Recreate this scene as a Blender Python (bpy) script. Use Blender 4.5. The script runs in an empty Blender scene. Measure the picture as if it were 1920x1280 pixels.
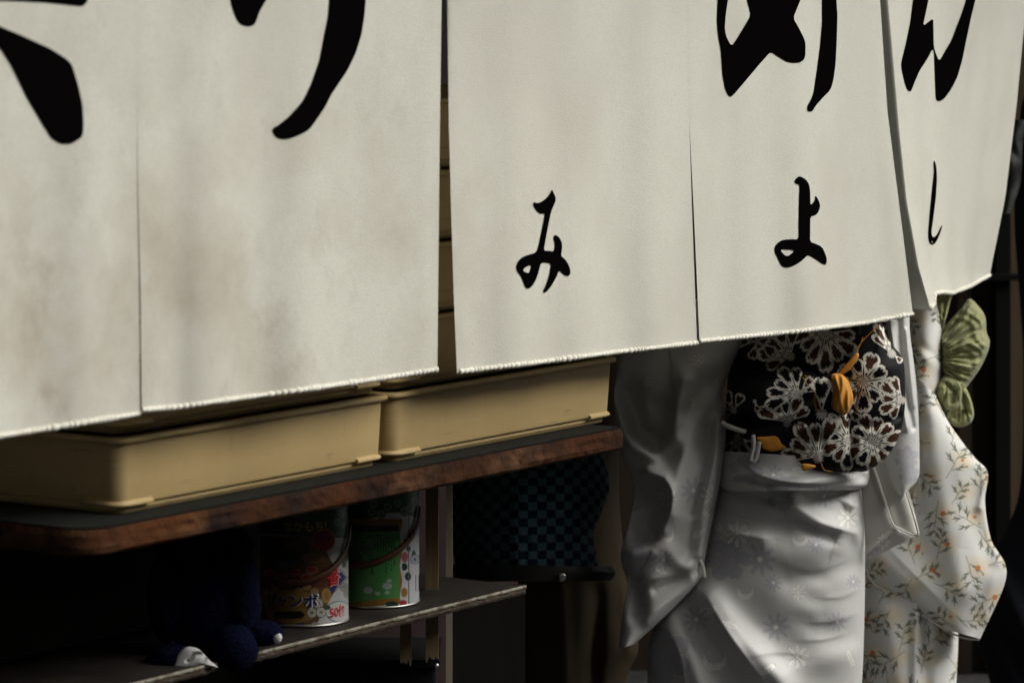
import bpy, bmesh, math, random
import numpy as np
from mathutils import Vector

random.seed(4); rng = np.random.default_rng(4)
scene = bpy.context.scene
COL = scene.collection

# ------------------------------------------------------------------ camera
F_PX, CX, CY = 7000.0, 960.0, 640.0            # focal length in pixels of a 1920 wide frame
PITCH = math.atan(740 / F_PX)
CAM = np.array([0.0, 0.0, 1.85])
cam_data = bpy.data.cameras.new('camera'); cam = bpy.data.objects.new('camera', cam_data); COL.objects.link(cam)
cam.location = CAM; cam.rotation_euler = (math.pi / 2 - PITCH, 0, 0)
cam_data.sensor_width = 36.0; cam_data.lens = 36.0 * F_PX / 1920.0
cam_data.clip_start = 0.05; cam_data.clip_end = 500
cam_data.dof.use_dof = True; cam_data.dof.focus_distance = 6.85; cam_data.dof.aperture_fstop = 5.6
scene.camera = cam

# ------------------------------------------------------------------ sky, sun, exposure (soft overcast daylight)
SUN_AZ, SUN_EL = math.radians(99), math.radians(34)     # azimuth clockwise from +Y
world = bpy.data.worlds.new('World'); scene.world = world; world.use_nodes = True
wn = world.node_tree; wn.nodes.clear()
sky = wn.nodes.new('ShaderNodeTexSky'); sky.sky_type = 'NISHITA'; sky.sun_disc = False
sky.sun_elevation = SUN_EL; sky.sun_rotation = SUN_AZ; sky.dust_density = 4.0
hs = wn.nodes.new('ShaderNodeHueSaturation'); hs.inputs['Saturation'].default_value = 0.0
bg = wn.nodes.new('ShaderNodeBackground'); bg.inputs['Strength'].default_value = 0.075
wo = wn.nodes.new('ShaderNodeOutputWorld')
wn.links.new(sky.outputs[0], hs.inputs['Color']); wn.links.new(hs.outputs[0], bg.inputs[0]); wn.links.new(bg.outputs[0], wo.inputs[0])
sd = bpy.data.lights.new('sun', 'SUN'); sd.energy = 1.5; sd.angle = math.radians(55); sd.color = (1.0, 0.955, 0.85)
sun = bpy.data.objects.new('sun', sd); COL.objects.link(sun)
sdir = Vector((math.sin(SUN_AZ) * math.cos(SUN_EL), math.cos(SUN_AZ) * math.cos(SUN_EL), math.sin(SUN_EL)))
sun.rotation_euler = (-sdir).to_track_quat('-Z', 'Y').to_euler(); sun.location = (6, 4, 8)
vs = scene.view_settings; vs.view_transform = 'Standard'; vs.look = 'None'; vs.gamma = 1.0; vs.exposure = 1.2
vs.use_curve_mapping = False

# ------------------------------------------------------------------ geometry of the place
FW = np.array([0, math.cos(PITCH), -math.sin(PITCH)]); UP = np.array([0, math.sin(PITCH), math.cos(PITCH)])
RT = np.array([1.0, 0, 0])
ANG = math.radians(34.512)
D = np.array([math.sin(ANG), math.cos(ANG), 0.0])       # along the shop front, away from the camera
N = np.array([math.cos(ANG), -math.sin(ANG), 0.0])      # out of the shop front, to the street
O = np.array([-0.57161, 5.5, 0.0])
CT = 1.008                                              # counter top height

def rays(x, y):
    x = np.asarray(x, float); y = np.asarray(y, float)
    return FW + RT * ((x - CX) / F_PX)[..., None] + UP * ((CY - y) / F_PX)[..., None]
def on_y(x, y, Y):
    r = rays(x, y); return CAM + r * (np.asarray(Y, float) / r[..., 1])[..., None]
def on_t(x, y, t):
    r = rays(x, y); k = (np.asarray(t, float) - np.dot(CAM - O, N)) / (r @ N); return CAM + r * k[..., None]
def on_z(x, y, z):
    r = rays(x, y); k = (np.asarray(z, float) - CAM[2]) / r[..., 2]; return CAM + r * k[..., None]
def stz(s, t, z):
    s, t, z = np.broadcast_arrays(np.asarray(s, float), np.asarray(t, float), np.asarray(z, float))
    return O + D * s[..., None] + N * t[..., None] + np.array([0, 0, 1.0]) * z[..., None]
def proj(P):
    q = np.asarray(P) - CAM; w = q @ FW
    return CX + F_PX * (q @ RT) / w, CY - F_PX * (q @ UP) / w

# ------------------------------------------------------------------ materials
MATS = {}
def mat(name, color, rough=0.7, spec=0.4, noise=None, bump=None, attr=False, metal=0.0, sheen=0.0, coat=0.0, trans=0.0, weave=None):
    """noise = list of (scale, detail, colour2, lo, hi, stretch) layers mixed over the base colour"""
    if name in MATS: return MATS[name]
    m = bpy.data.materials.new(name); m.use_nodes = True; nt = m.node_tree; L = nt.links
    b = nt.nodes['Principled BSDF']; b.inputs['Roughness'].default_value = rough
    b.inputs['Specular IOR Level'].default_value = spec; b.inputs['Metallic'].default_value = metal
    b.inputs['Sheen Weight'].default_value = sheen; b.inputs['Coat Weight'].default_value = coat
    tc = nt.nodes.new('ShaderNodeTexCoord')
    if attr:
        a = nt.nodes.new('ShaderNodeAttribute'); a.attribute_name = 'Col'; cur = a.outputs['Color']
    else:
        c = nt.nodes.new('ShaderNodeRGB'); c.outputs[0].default_value = (*color, 1); cur = c.outputs[0]
    for (sc, det, c2, lo, hi, st) in (noise or []):
        mp = nt.nodes.new('ShaderNodeMapping'); mp.inputs['Scale'].default_value = st
        nz = nt.nodes.new('ShaderNodeTexNoise'); nz.inputs['Scale'].default_value = sc; nz.inputs['Detail'].default_value = det
        rp = nt.nodes.new('ShaderNodeMapRange'); rp.inputs['From Min'].default_value = lo; rp.inputs['From Max'].default_value = hi
        mx = nt.nodes.new('ShaderNodeMix'); mx.data_type = 'RGBA'
        L.new(tc.outputs['Object'], mp.inputs[0]); L.new(mp.outputs[0], nz.inputs['Vector']); L.new(nz.outputs['Fac'], rp.inputs['Value'])
        L.new(rp.outputs[0], mx.inputs['Factor']); L.new(cur, mx.inputs['A'])
        mx.inputs['B'].default_value = (*c2, 1); cur = mx.outputs['Result']
    L.new(cur, b.inputs['Base Color'])
    hgt = None
    if bump:
        sc, det, strength, dist, st = bump
        mp = nt.nodes.new('ShaderNodeMapping'); mp.inputs['Scale'].default_value = st
        nz = nt.nodes.new('ShaderNodeTexNoise'); nz.inputs['Scale'].default_value = sc; nz.inputs['Detail'].default_value = det
        bp = nt.nodes.new('ShaderNodeBump'); bp.inputs['Strength'].default_value = strength; bp.inputs['Distance'].default_value = dist
        L.new(tc.outputs['Object'], mp.inputs[0]); L.new(mp.outputs[0], nz.inputs['Vector'])
        L.new(nz.outputs['Fac'], bp.inputs['Height']); L.new(bp.outputs[0], b.inputs['Normal'])
    if trans > 0:
        t = nt.nodes.new('ShaderNodeBsdfTranslucent'); ms = nt.nodes.new('ShaderNodeMixShader'); ms.inputs[0].default_value = trans
        L.new(cur, t.inputs['Color']); out = nt.nodes['Material Output']
        L.new(b.outputs[0], ms.inputs[1]); L.new(t.outputs[0], ms.inputs[2]); L.new(ms.outputs[0], out.inputs['Surface'])
    MATS[name] = m; return m

M_noren = mat('noren_cotton', (0.70, 0.69, 0.61), 0.92, 0.1,
              noise=[(3.0, 4, (0.58, 0.545, 0.47), 0.50, 0.80, (1, 1, 0.7)), (420, 2, (0.56, 0.545, 0.485), 0.42, 0.85, (1, 1, 1)), (150, 3, (0.63, 0.615, 0.545), 0.5, 0.85, (1, 1, 1))],
              bump=(420, 3, 0.5, 0.0016, (1, 1, 1)), trans=0.20)
def add_dirt(m, colour, scale, lo, hi, amount):
    nt = m.node_tree; L = nt.links; b = nt.nodes['Principled BSDF']; src = b.inputs['Base Color'].links[0].from_socket
    tc = nt.nodes.new('ShaderNodeTexCoord'); sp = nt.nodes.new('ShaderNodeSeparateXYZ'); L.new(tc.outputs['Object'], sp.inputs[0])
    nz = nt.nodes.new('ShaderNodeTexNoise'); nz.inputs['Scale'].default_value = scale; nz.inputs['Detail'].default_value = 5; nz.inputs['Roughness'].default_value = 0.6
    L.new(tc.outputs['Object'], nz.inputs['Vector'])
    def mr(sock, a, b_, c, d):
        r = nt.nodes.new('ShaderNodeMapRange'); r.inputs[1].default_value = a; r.inputs[2].default_value = b_; r.inputs[3].default_value = c; r.inputs[4].default_value = d
        L.new(sock, r.inputs[0]); return r.outputs[0]
    def mul(a, b_):
        q = nt.nodes.new('ShaderNodeMath'); q.operation = 'MULTIPLY'; L.new(a, q.inputs[0]); L.new(b_, q.inputs[1]); return q.outputs[0]
    f = mul(mul(mr(nz.outputs['Fac'], lo, hi, 0, amount), mr(sp.outputs['X'], 0.35, -0.5, 0.12, 1.0)), mr(sp.outputs['Z'], -0.45, -0.85, 0.25, 1.0))
    mx = nt.nodes.new('ShaderNodeMix'); mx.data_type = 'RGBA'; L.new(f, mx.inputs['Factor']); L.new(src, mx.inputs['A']); mx.inputs['B'].default_value = (*colour, 1)
    for l in list(nt.links):
        if l.from_socket == src and l.to_node != mx: 
            t = l.to_socket; nt.links.remove(l); L.new(mx.outputs['Result'], t)
add_dirt(M_noren, (0.34, 0.28, 0.20), 5.0, 0.42, 0.75, 0.75)
add_dirt(M_noren, (0.25, 0.19, 0.13), 13.0, 0.58, 0.80, 0.5)
M_stitch = mat('hem_thread', (0.70, 0.68, 0.60), 0.9, 0.1, noise=[(60, 3, (0.58, 0.54, 0.46), 0.45, 0.8, (1, 1, 1))])
M_ink = mat('black_dye', (0.0022, 0.0018, 0.0018), 1.0, 0.0, bump=(700, 2, 0.3, 0.001, (1, 1, 1)))
M_tray = mat('cream_plastic', (0.42, 0.31, 0.145), 0.45, 0.35,
             noise=[(5, 4, (0.35, 0.25, 0.11), 0.4, 0.75, (1, 1, 1)), (60, 3, (0.30, 0.21, 0.09), 0.62, 0.9, (1, 1, 0.3)), (14, 7, (0.27, 0.19, 0.09), 0.62, 0.76, (1, 1, 7)), (160, 3, (0.42, 0.33, 0.18), 0.66, 0.75, (1, 1, 1))],
             bump=(240, 3, 0.12, 0.0015, (1, 1, 1)))
M_traymark = mat('dark_scuff', (0.05, 0.02, 0.015), 0.8)
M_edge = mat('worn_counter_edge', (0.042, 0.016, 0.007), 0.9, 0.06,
             noise=[(9, 6, (0.018, 0.010, 0.008), 0.42, 0.62, (1, 1, 1)), (11, 7, (0.085, 0.042, 0.021), 0.50, 0.70, (1, 1, 1)),
                    (70, 5, (0.02, 0.012, 0.010), 0.55, 0.75, (1, 1, 1)), (4, 3, (0.085, 0.030, 0.010), 0.52, 0.75, (1, 1, 1))],
             bump=(45, 8, 1.0, 0.006, (1, 1, 1)))
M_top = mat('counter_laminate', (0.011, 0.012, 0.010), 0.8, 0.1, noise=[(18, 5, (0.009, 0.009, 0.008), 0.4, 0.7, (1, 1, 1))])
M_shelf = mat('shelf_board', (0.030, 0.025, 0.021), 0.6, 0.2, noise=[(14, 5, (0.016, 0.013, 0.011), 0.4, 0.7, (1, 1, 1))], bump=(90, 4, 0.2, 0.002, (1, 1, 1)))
M_shelfedge = mat('shelf_worn_edge', (0.24, 0.22, 0.17), 0.6, 0.3, noise=[(40, 6, (0.10, 0.075, 0.05), 0.46, 0.62, (1, 1, 1))], bump=(120, 5, 0.8, 0.003, (1, 1, 1)))
M_shelfply = mat('shelf_ply_edge', (0.04, 0.028, 0.018), 0.8, 0.2, noise=[(60, 6, (0.09, 0.078, 0.06), 0.55, 0.7, (1, 1, 3))], bump=(120, 5, 0.9, 0.003, (1, 1, 1)))
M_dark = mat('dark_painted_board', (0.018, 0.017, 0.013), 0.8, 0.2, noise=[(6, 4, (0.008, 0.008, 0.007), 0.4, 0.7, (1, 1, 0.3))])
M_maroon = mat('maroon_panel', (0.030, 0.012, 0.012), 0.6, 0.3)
M_paleedge = mat('pale_board_edge', (0.34, 0.30, 0.22), 0.8, 0.2, noise=[(20, 4, (0.20, 0.17, 0.12), 0.4, 0.7, (1, 1, 0.2))])
M_slat = mat('raw_timber', (0.20, 0.14, 0.075), 0.85, 0.2, noise=[(14, 5, (0.16, 0.10, 0.05), 0.4, 0.7, (3, 3, 0.3))], bump=(60, 4, 0.4, 0.002, (3, 3, 0.2)))
M_wood = mat('dark_timber', (0.045, 0.028, 0.017), 0.6, 0.3, noise=[(9, 5, (0.018, 0.011, 0.008), 0.4, 0.7, (2, 2, 0.2))])
M_wood2 = mat('brown_timber', (0.12, 0.085, 0.050), 0.7, 0.3, noise=[(9, 5, (0.06, 0.045, 0.03), 0.4, 0.7, (2, 2, 0.2))])
M_iron = mat('black_iron', (0.008, 0.008, 0.008), 0.9, 0.15)
M_street = mat('street_asphalt', (0.05, 0.05, 0.048), 0.9, 0.2, noise=[(30, 5, (0.03, 0.03, 0.03), 0.4, 0.7, (1, 1, 1))], bump=(200, 3, 0.4, 0.004, (1, 1, 1)))
M_facade = mat('facade_timber', (0.10, 0.075, 0.055), 0.8, 0.2, noise=[(3, 5, (0.06, 0.045, 0.035), 0.4, 0.7, (1, 1, 0.3))])
M_silk = mat('grey_silk_damask', (0.6, 0.6, 0.6), 0.46, 0.4, attr=True, sheen=0.2, bump=(380, 2, 0.35, 0.0012, (1, 1, 1)))
M_obi = mat('black_obi_brocade', (0, 0, 0), 0.62, 0.15, attr=True, bump=(900, 2, 0.25, 0.0007, (1, 1, 1)))
M_orange = mat('orange_obi_lining', (0.55, 0.235, 0.025), 0.6, 0.3, noise=[(30, 4, (0.36, 0.14, 0.014), 0.4, 0.75, (1, 1, 0.5))], bump=(160, 4, 0.35, 0.0015, (1, 1, 1)), sheen=0.1)
M_cord = mat('grey_cord', (0.38, 0.37, 0.34), 0.8, 0.2, bump=(500, 2, 0.8, 0.002, (1, 1, 1)))
M_floral = mat('printed_white_cotton', (0.7, 0.7, 0.7), 0.8, 0.2, attr=True, bump=(900, 2, 0.25, 0.0008, (1, 1, 1)))
M_lining = mat('pale_sleeve_lining', (0.60, 0.595, 0.54), 0.7, 0.2, bump=(900, 2, 0.2, 0.0008, (1, 1, 1)))
M_pipe = mat('white_piping', (0.78, 0.76, 0.70), 0.7, 0.2)
M_green = mat('green_crinkled_obi', (0.27, 0.275, 0.125), 0.7, 0.3, noise=[(12, 4, (0.18, 0.185, 0.08), 0.4, 0.75, (1, 1, 1))], bump=(130, 5, 0.5, 0.003, (1, 1, 3)), sheen=0.15)
M_skin = mat('skin', (0.55, 0.36, 0.27), 0.5, 0.4)
M_hair = mat('black_hair', (0.012, 0.010, 0.009), 0.45, 0.4, bump=(90, 3, 0.5, 0.003, (1, 1, 0.1)))
M_coat = mat('brown_wool_coat', (0.085, 0.064, 0.040), 0.9, 0.1, noise=[(10, 4, (0.055, 0.042, 0.028), 0.4, 0.7, (1, 1, 0.3))])
M_navy = mat('dark_navy_coat', (0.006, 0.007, 0.011), 0.85, 0.15)
M_greycloth = mat('grey_jacket_cloth', (0.10, 0.105, 0.10), 0.9, 0.1, noise=[(20, 4, (0.03, 0.03, 0.03), 0.4, 0.65, (1, 1, 1))])
M_check = mat('checked_cloth', (0, 0, 0), 0.85, 0.1, attr=True, bump=(600, 2, 0.5, 0.001, (1, 1, 1)))
M_blackleather = mat('black_leather', (0.010, 0.009, 0.009), 0.5, 0.4)
M_metal = mat('steel', (0.6, 0.58, 0.54), 0.35, 0.5, metal=1.0)
M_label = mat('printed_tin', (0, 0, 0), 0.38, 0.4, attr=True)
M_strap = mat('brown_handle', (0.10, 0.042, 0.022), 0.5, 0.3)
M_plush = mat('navy_plush', (0.002, 0.003, 0.013), 0.95, 0.05, bump=(140, 4, 1.0, 0.006, (1, 1, 1)))
M_felt = mat('white_felt', (0.55, 0.55, 0.54), 0.95, 0.05)
M_pr_navy = mat('navy_print', (0.012, 0.018, 0.10), 0.4); M_pr_red = mat('red_print', (0.42, 0.012, 0.014), 0.4)
M_pr_gold = mat('gold_print', (0.42, 0.25, 0.05), 0.4); M_pr_white = mat('white_print', (0.70, 0.69, 0.66), 0.4)

# ------------------------------------------------------------------ builders
def tag(o, label, cat, group=None, kind=None):
    if label: o['label'] = label
    if cat: o['category'] = cat
    if group: o['group'] = group
    if kind: o['kind'] = kind
    return o
def thing(name, label, cat, loc, group=None):
    o = bpy.data.objects.new(name, None); COL.objects.link(o); o.location = loc; o.empty_display_size = 0.1
    o['_r'] = list(map(float, loc)); return tag(o, label, cat, group)
def obj(name, V, faces, m, parent=None, cols=None, smooth=True):
    V = np.asarray(V, float).reshape(-1, 3)
    root = np.array(parent['_r']) if parent is not None else np.zeros(3)
    me = bpy.data.meshes.new(name); me.from_pydata((V - root).tolist(), [], faces if isinstance(faces, list) else faces.tolist())
    me.validate(); me.materials.append(m)
    if smooth: me.polygons.foreach_set('use_smooth', [True] * len(me.polygons))
    if cols is not None:
        at = me.color_attributes.new('Col', 'FLOAT_COLOR', 'POINT')
        c = np.ones((len(V), 4)); c[:, :3] = np.asarray(cols).reshape(-1, 3); at.data.foreach_set('color', c.ravel())
    me.update()
    o = bpy.data.objects.new(name, me); COL.objects.link(o)
    if parent is not None: o.parent = parent; o['_r'] = root.tolist()
    return o
def struct(name, V, faces, m): return tag(obj(name, V, faces, m, smooth=False), None, None, kind='structure')
def grid_faces(m, n, wrap=False, base=0):
    i = np.arange(m - 1)[:, None]; j = np.arange(n if wrap else n - 1)[None, :]
    a = i * n + j; b = i * n + (j + 1) % n
    return (np.stack([a, b, b + n, a + n], -1).reshape(-1, 4) + base).tolist()
BOXF = [(0, 1, 3, 2), (4, 6, 7, 5), (0, 4, 5, 1), (2, 3, 7, 6), (0, 2, 6, 4), (1, 5, 7, 3)]
def box_st(s0, s1, t0, t1, z0, z1):
    return np.array([stz(s, t, z) for s in (s0, s1) for t in (t0, t1) for z in (z0, z1)]), list(BOXF)
def bevel(o, w=0.003, seg=2):
    md = o.modifiers.new('bevel', 'BEVEL'); md.width = w; md.segments = seg; md.limit_method = 'ANGLE'; return o
def smooth_line(P, n, closed=False):
    P = np.asarray(P, float)
    if closed:
        Q = np.vstack([P[-1], P, P[0], P[1]])
    else:
        Q = np.vstack([2 * P[0] - P[1], P, 2 * P[-1] - P[-2]])
    segs = len(Q) - 3; out = []
    seg_len = np.linalg.norm(Q[2:-1] - Q[1:-2], axis=1); cum = np.concatenate([[0], np.cumsum(seg_len)])
    ts = np.linspace(0, cum[-1], n, endpoint=not closed)
    k = np.clip(np.searchsorted(cum, ts, side='right') - 1, 0, segs - 1); f = ((ts - cum[k]) / np.maximum(seg_len[k], 1e-9))[:, None]
    p0, p1, p2, p3 = Q[k], Q[k + 1], Q[k + 2], Q[k + 3]
    return 0.5 * ((2 * p1) + (-p0 + p2) * f + (2 * p0 - 5 * p1 + 4 * p2 - p3) * f ** 2 + (-p0 + 3 * p1 - 3 * p2 + p3) * f ** 3)
def tube(name, P, r, m, parent=None, seg=8, flat=1.0, n=None):
    P = np.asarray(P, float)
    if n: P = smooth_line(P, n)
    T = np.gradient(P, axis=0); T /= np.linalg.norm(T, axis=1)[:, None]
    ref = np.array([0, 0, 1.0]) if abs(T[:, 2]).mean() < 0.8 else np.array([1.0, 0, 0])
    A = np.cross(T, ref); A /= np.linalg.norm(A, axis=1)[:, None]; B = np.cross(A, T)
    r = np.broadcast_to(np.asarray(r, float), (len(P),))
    th = np.arange(seg) * 2 * math.pi / seg
    V = P[:, None] + r[:, None, None] * (np.cos(th)[None, :, None] * A[:, None] * flat + np.sin(th)[None, :, None] * B[:, None])
    fs = grid_faces(len(P), seg, True); k = len(P) * seg
    V = np.vstack([V.reshape(-1, 3), P[0], P[-1]])
    for j in range(seg): fs += [[(j + 1) % seg, j, k], [k - seg + j, k - seg + (j + 1) % seg, k + 1]]
    return obj(name, V, fs, m, parent)
def ridge(px, py, items):
    """sum of soft folds: each item = (polyline in picture points, height in metres, half width)"""
    h = np.zeros_like(px)
    for pts, amp, w in items:
        d2 = np.full_like(px, 1e9); pts = np.asarray(pts, float)
        for a, b in zip(pts[:-1], pts[1:]):
            ab = b - a; t = np.clip(((px - a[0]) * ab[0] + (py - a[1]) * ab[1]) / max(ab @ ab, 1e-9), 0, 1)
            d2 = np.minimum(d2, (px - a[0] - t * ab[0]) ** 2 + (py - a[1] - t * ab[1]) ** 2)
        h += amp * np.exp(-d2 / (w * w))
    return h
def crease(px, py, items):
    """folds with one soft and one steep side"""
    h = np.zeros_like(px)
    for pts, amp, wa, wb in items:
        pts = smooth_line(pts, 14); d2 = np.full_like(px, 1e9); sg = np.zeros_like(px); tt = np.zeros_like(px); n_ = len(pts) - 1
        for k, (a, b) in enumerate(zip(pts[:-1], pts[1:])):
            ab = b - a; t = np.clip(((px - a[0]) * ab[0] + (py - a[1]) * ab[1]) / max(ab @ ab, 1e-9), 0, 1)
            q = (px - a[0] - t * ab[0]) ** 2 + (py - a[1] - t * ab[1]) ** 2; m_ = q < d2
            d2 = np.where(m_, q, d2); sg = np.where(m_, ab[0] * (py - a[1]) - ab[1] * (px - a[0]), sg); tt = np.where(m_, (k + t) / n_, tt)
        d = np.sqrt(d2); taper = np.clip(np.sin(np.clip(tt, 0.02, 0.98) * math.pi), 0, 1) ** 0.5
        h += amp * taper * np.exp(-(d / np.where(sg > 0, wa, wb)) ** 1.5)
    return h
def drape(name, left, right, Y0, bulge, back, m, parent, folds=(), nu=60, nv=80, color=None, fold_fn=None, tilt=(0, 0), power=0.5):
    """hanging cloth volume: front and back sheet between two edge lines"""
    L = smooth_line(left, nv); R = smooth_line(right, nv)
    u = 0.5 - 0.5 * np.cos(np.linspace(0, math.pi, nu)); u = 0.6 * u + 0.4 * np.linspace(0, 1, nu)
    px = L[:, None, 0] + (R - L)[:, None, 0] * u; py = L[:, None, 1] + (R - L)[:, None, 1] * u
    w = np.clip(1 - (2 * u - 1) ** 2, 0, 1) ** power
    h = ridge(px, py, folds)
    if fold_fn: h = h + fold_fn(px, py)
    v = np.linspace(0, 1, nv)[:, None]
    base = Y0 + tilt[0] * (u - 0.5)[None] + tilt[1] * (v - 0.5)
    edge = np.minimum(1, np.minimum(u, 1 - u) * 22)
    A = on_y(px, py, base - bulge * w - h * (0.5 + 0.5 * edge))
    ui = u[1:-1][::-1]
    Bp = on_y(px[:, 1:-1][:, ::-1], py[:, 1:-1][:, ::-1], (base + back * w)[:, 1:-1][:, ::-1])
    V = np.concatenate([A, Bp], 1); n = V.shape[1]
    cols = None
    if color:
        PX = np.concatenate([px, px[:, 1:-1][:, ::-1]], 1); PY = np.concatenate([py, py[:, 1:-1][:, ::-1]], 1)
        cols = color(PX.ravel(), PY.ravel())
    fs = grid_faces(nv, n, True)
    return obj(name, V, fs, m, parent, cols)
def lobe(name, outline, Y0, h, back, m, parent, folds=(), center=None, nr=40, nt=120, color=None, fold_fn=None, power=0.5, tilt=(0, 0)):
    """stuffed or folded cloth shape with a free outline"""
    P = smooth_line(outline, nt, True); c = np.mean(P, 0) if center is None else np.asarray(center, float)
    r = np.linspace(0, 1, nr) ** 0.8
    px = c[0] + (P[:, 0] - c[0])[None] * r[:, None]; py = c[1] + (P[:, 1] - c[1])[None] * r[:, None]
    w = np.clip(1 - r ** 2.5, 0, 1) ** power
    hh = ridge(px, py, folds)
    if fold_fn: hh = hh + fold_fn(px, py)
    base = Y0 + tilt[0] * (px - c[0]) + tilt[1] * (py - c[1])
    A = on_y(px, py, base - h * w[:, None] - hh * np.minimum(1, (1 - r) * 8)[:, None])
    B = on_y(px[:-1], py[:-1], base[:-1] + back * w[:-1, None])
    V = np.vstack([A.reshape(-1, 3), B[::-1].reshape(-1, 3)])
    fs = [f[::-1] for f in grid_faces(2 * nr - 1, nt, True)]
    cols = color(np.concatenate([px.ravel(), px[:-1][::-1].ravel()]), np.concatenate([py.ravel(), py[:-1][::-1].ravel()])) if color else None
    return obj(name, V, fs, m, parent, cols)
def ball(name, c, r, m, parent=None, seg=20, squash=(1, 1, 1), jitter=0):
    th = np.linspace(0, math.pi, seg)[:, None]; ph = (np.arange(2 * seg) * math.pi / seg)[None]
    S = np.stack([np.sin(th) * np.cos(ph), np.sin(th) * np.sin(ph), np.cos(th) + 0 * ph], -1) * np.array(squash) * r
    if jitter:
        lump = sum(np.sin(k_ * th * 1.7 + k_ * 1.3 * np.cos(ph + k_) * np.sin(th) + k_) / k_ for k_ in (2, 3, 5)) * 0.05 * np.sin(th)
        S *= (1 + lump + jitter * rng.standard_normal(S.shape[:2]))[..., None]
    return obj(name, np.asarray(c) + S, grid_faces(seg, 2 * seg, True), m, parent)

# ------------------------------------------------------------------ the setting
struct('street_ground', [(-60, -60, 0), (60, -60, 0), (60, 80, 0), (-60, 80, 0)], [(0, 1, 2, 3)], M_street)

def wall(name, label, s0, s1, t0, t1, z0, z1, m, cat='wall'):
    V, f = box_st(s0, s1, t0, t1, z0, z1); o = obj(name, V, f, m, smooth=False); return tag(o, label, cat)
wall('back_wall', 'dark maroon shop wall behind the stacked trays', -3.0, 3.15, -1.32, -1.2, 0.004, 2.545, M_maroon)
wall('shop_ceiling', 'dark boarded ceiling above the shop counter', -3.0, 4.6, -1.195, 0.75, 2.55, 2.69, M_wood, 'ceiling')
wall('shop_facade', 'dark timber upper storey over the cloth curtain', -9.0, 9.0, -1.5, 0.30, 2.72, 7.0, M_facade, 'building')
wall('light_blocking_shopfront', 'unseen brown timber shopfront added across the lane to limit the light', -14.0, 9.0, 6.0, 6.4, 0.004, 4.2, M_facade, 'building')  # unseen wall added to shape the light from the street side

wall('sky_blocking_awning', 'unseen awning added over the lane to block sky light', -6.5, -0.9, 0.34, 3.2, 2.62, 2.68, M_facade, 'awning')  # added out of view; keeps sky light off the left curtain panels
# dark doorway behind the customers, seen at the right edge
Yd = 9.4
def rect_y(name, x0, x1, y0, y1, Y, depth, m, parent=None, smooth=False):
    a = [on_y(x, y, Y) for x, y in ((x0, y0), (x1, y0), (x1, y1), (x0, y1))]
    V = np.array(a + [p + np.array([0, depth, 0]) for p in a])
    return obj(name, V, [(0, 1, 2, 3), (5, 4, 7, 6), (4, 5, 1, 0), (1, 5, 6, 2), (2, 6, 7, 3), (3, 7, 4, 0)], m, parent, smooth=smooth)
door = thing('timber_doorway', 'dark brown timber doorway behind the two customers in kimono', 'doorway', on_z(1850, 1500, 0.0) * [0, 0, 0] + np.array([1.2, Yd, 0.0]))
rect_y('panel', 900, 1872, -700, 1560, Yd + 0.06, 0.05, M_wood, door)
rect_y('post', 1868, 1893, -700, 1565, Yd, 0.08, M_iron, door)
rect_y('panel', 1895, 2300, -700, 1560, Yd + 0.04, 0.05, M_wood2, door)
rect_y('rail', 1800, 1920, 514, 526, Yd - 0.02, 0.03, M_iron, door)
rect_y('post', 1798, 1822, -700, 1565, Yd + 0.01, 0.06, M_wood, door)

# ------------------------------------------------------------------ counter with rounded corner
counter = thing('shop_counter', 'dark counter with worn reddish brown front edge under the cream trays', 'counter', stz(0.6, -0.3, 0.0))
def counter_outline(inset):
    s0, s1, t0, t1, r = -0.145 + inset, 1.288 - inset, -0.62, 0.047 - inset, 0.05
    pts = [(s1, t0), (s1, t1)] + [(q, t1) for q in np.linspace(s1 - 0.008, s0 + r + 0.008, 150)]
    for a in np.linspace(0, math.pi / 2, 10): pts.append((s0 + r - r * math.sin(a), t1 - r + r * math.cos(a)))
    pts.append((s0, t0)); return pts
def slab(name, prof, m, parent, cap=True, rough=0.0):
    rows = [np.array([stz(s, t, z) for s, t in counter_outline(i)]) for i, z in prof]
    n = len(rows[0])
    if rough:
        for k_, rw in enumerate(rows[:-1]):
            j_ = np.interp(np.arange(n), np.arange(0, n + 3, 2.0), rng.standard_normal(len(np.arange(0, n + 3, 2.0)))); w_ = np.interp(np.arange(n), np.arange(0, n + 12, 9.0), rng.standard_normal(len(np.arange(0, n + 12, 9.0))))
            rw += N * (rough * (0.5 * j_ + 0.6 * w_) - rough)[:, None]; rw[:, 2] += (rough * 0.8 * (0.4 * j_ + 0.8 * w_) if k_ < 2 else 0)
    V = np.vstack(rows); f = grid_faces(len(rows), n, True)
    if cap: f += [list(range(n))[::-1], [(len(rows) - 1) * n + k for k in range(n)]]
    return obj(name, V, f, m, parent, smooth=False)
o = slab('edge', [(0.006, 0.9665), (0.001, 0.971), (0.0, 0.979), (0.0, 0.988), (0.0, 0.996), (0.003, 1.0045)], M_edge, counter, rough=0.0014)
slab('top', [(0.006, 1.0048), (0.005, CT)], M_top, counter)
V, f = box_st(0.0, 1.30, -0.60, -0.57, 0.004, 0.961); obj('back_panel', V, f, M_dark, counter, smooth=False)

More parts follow.
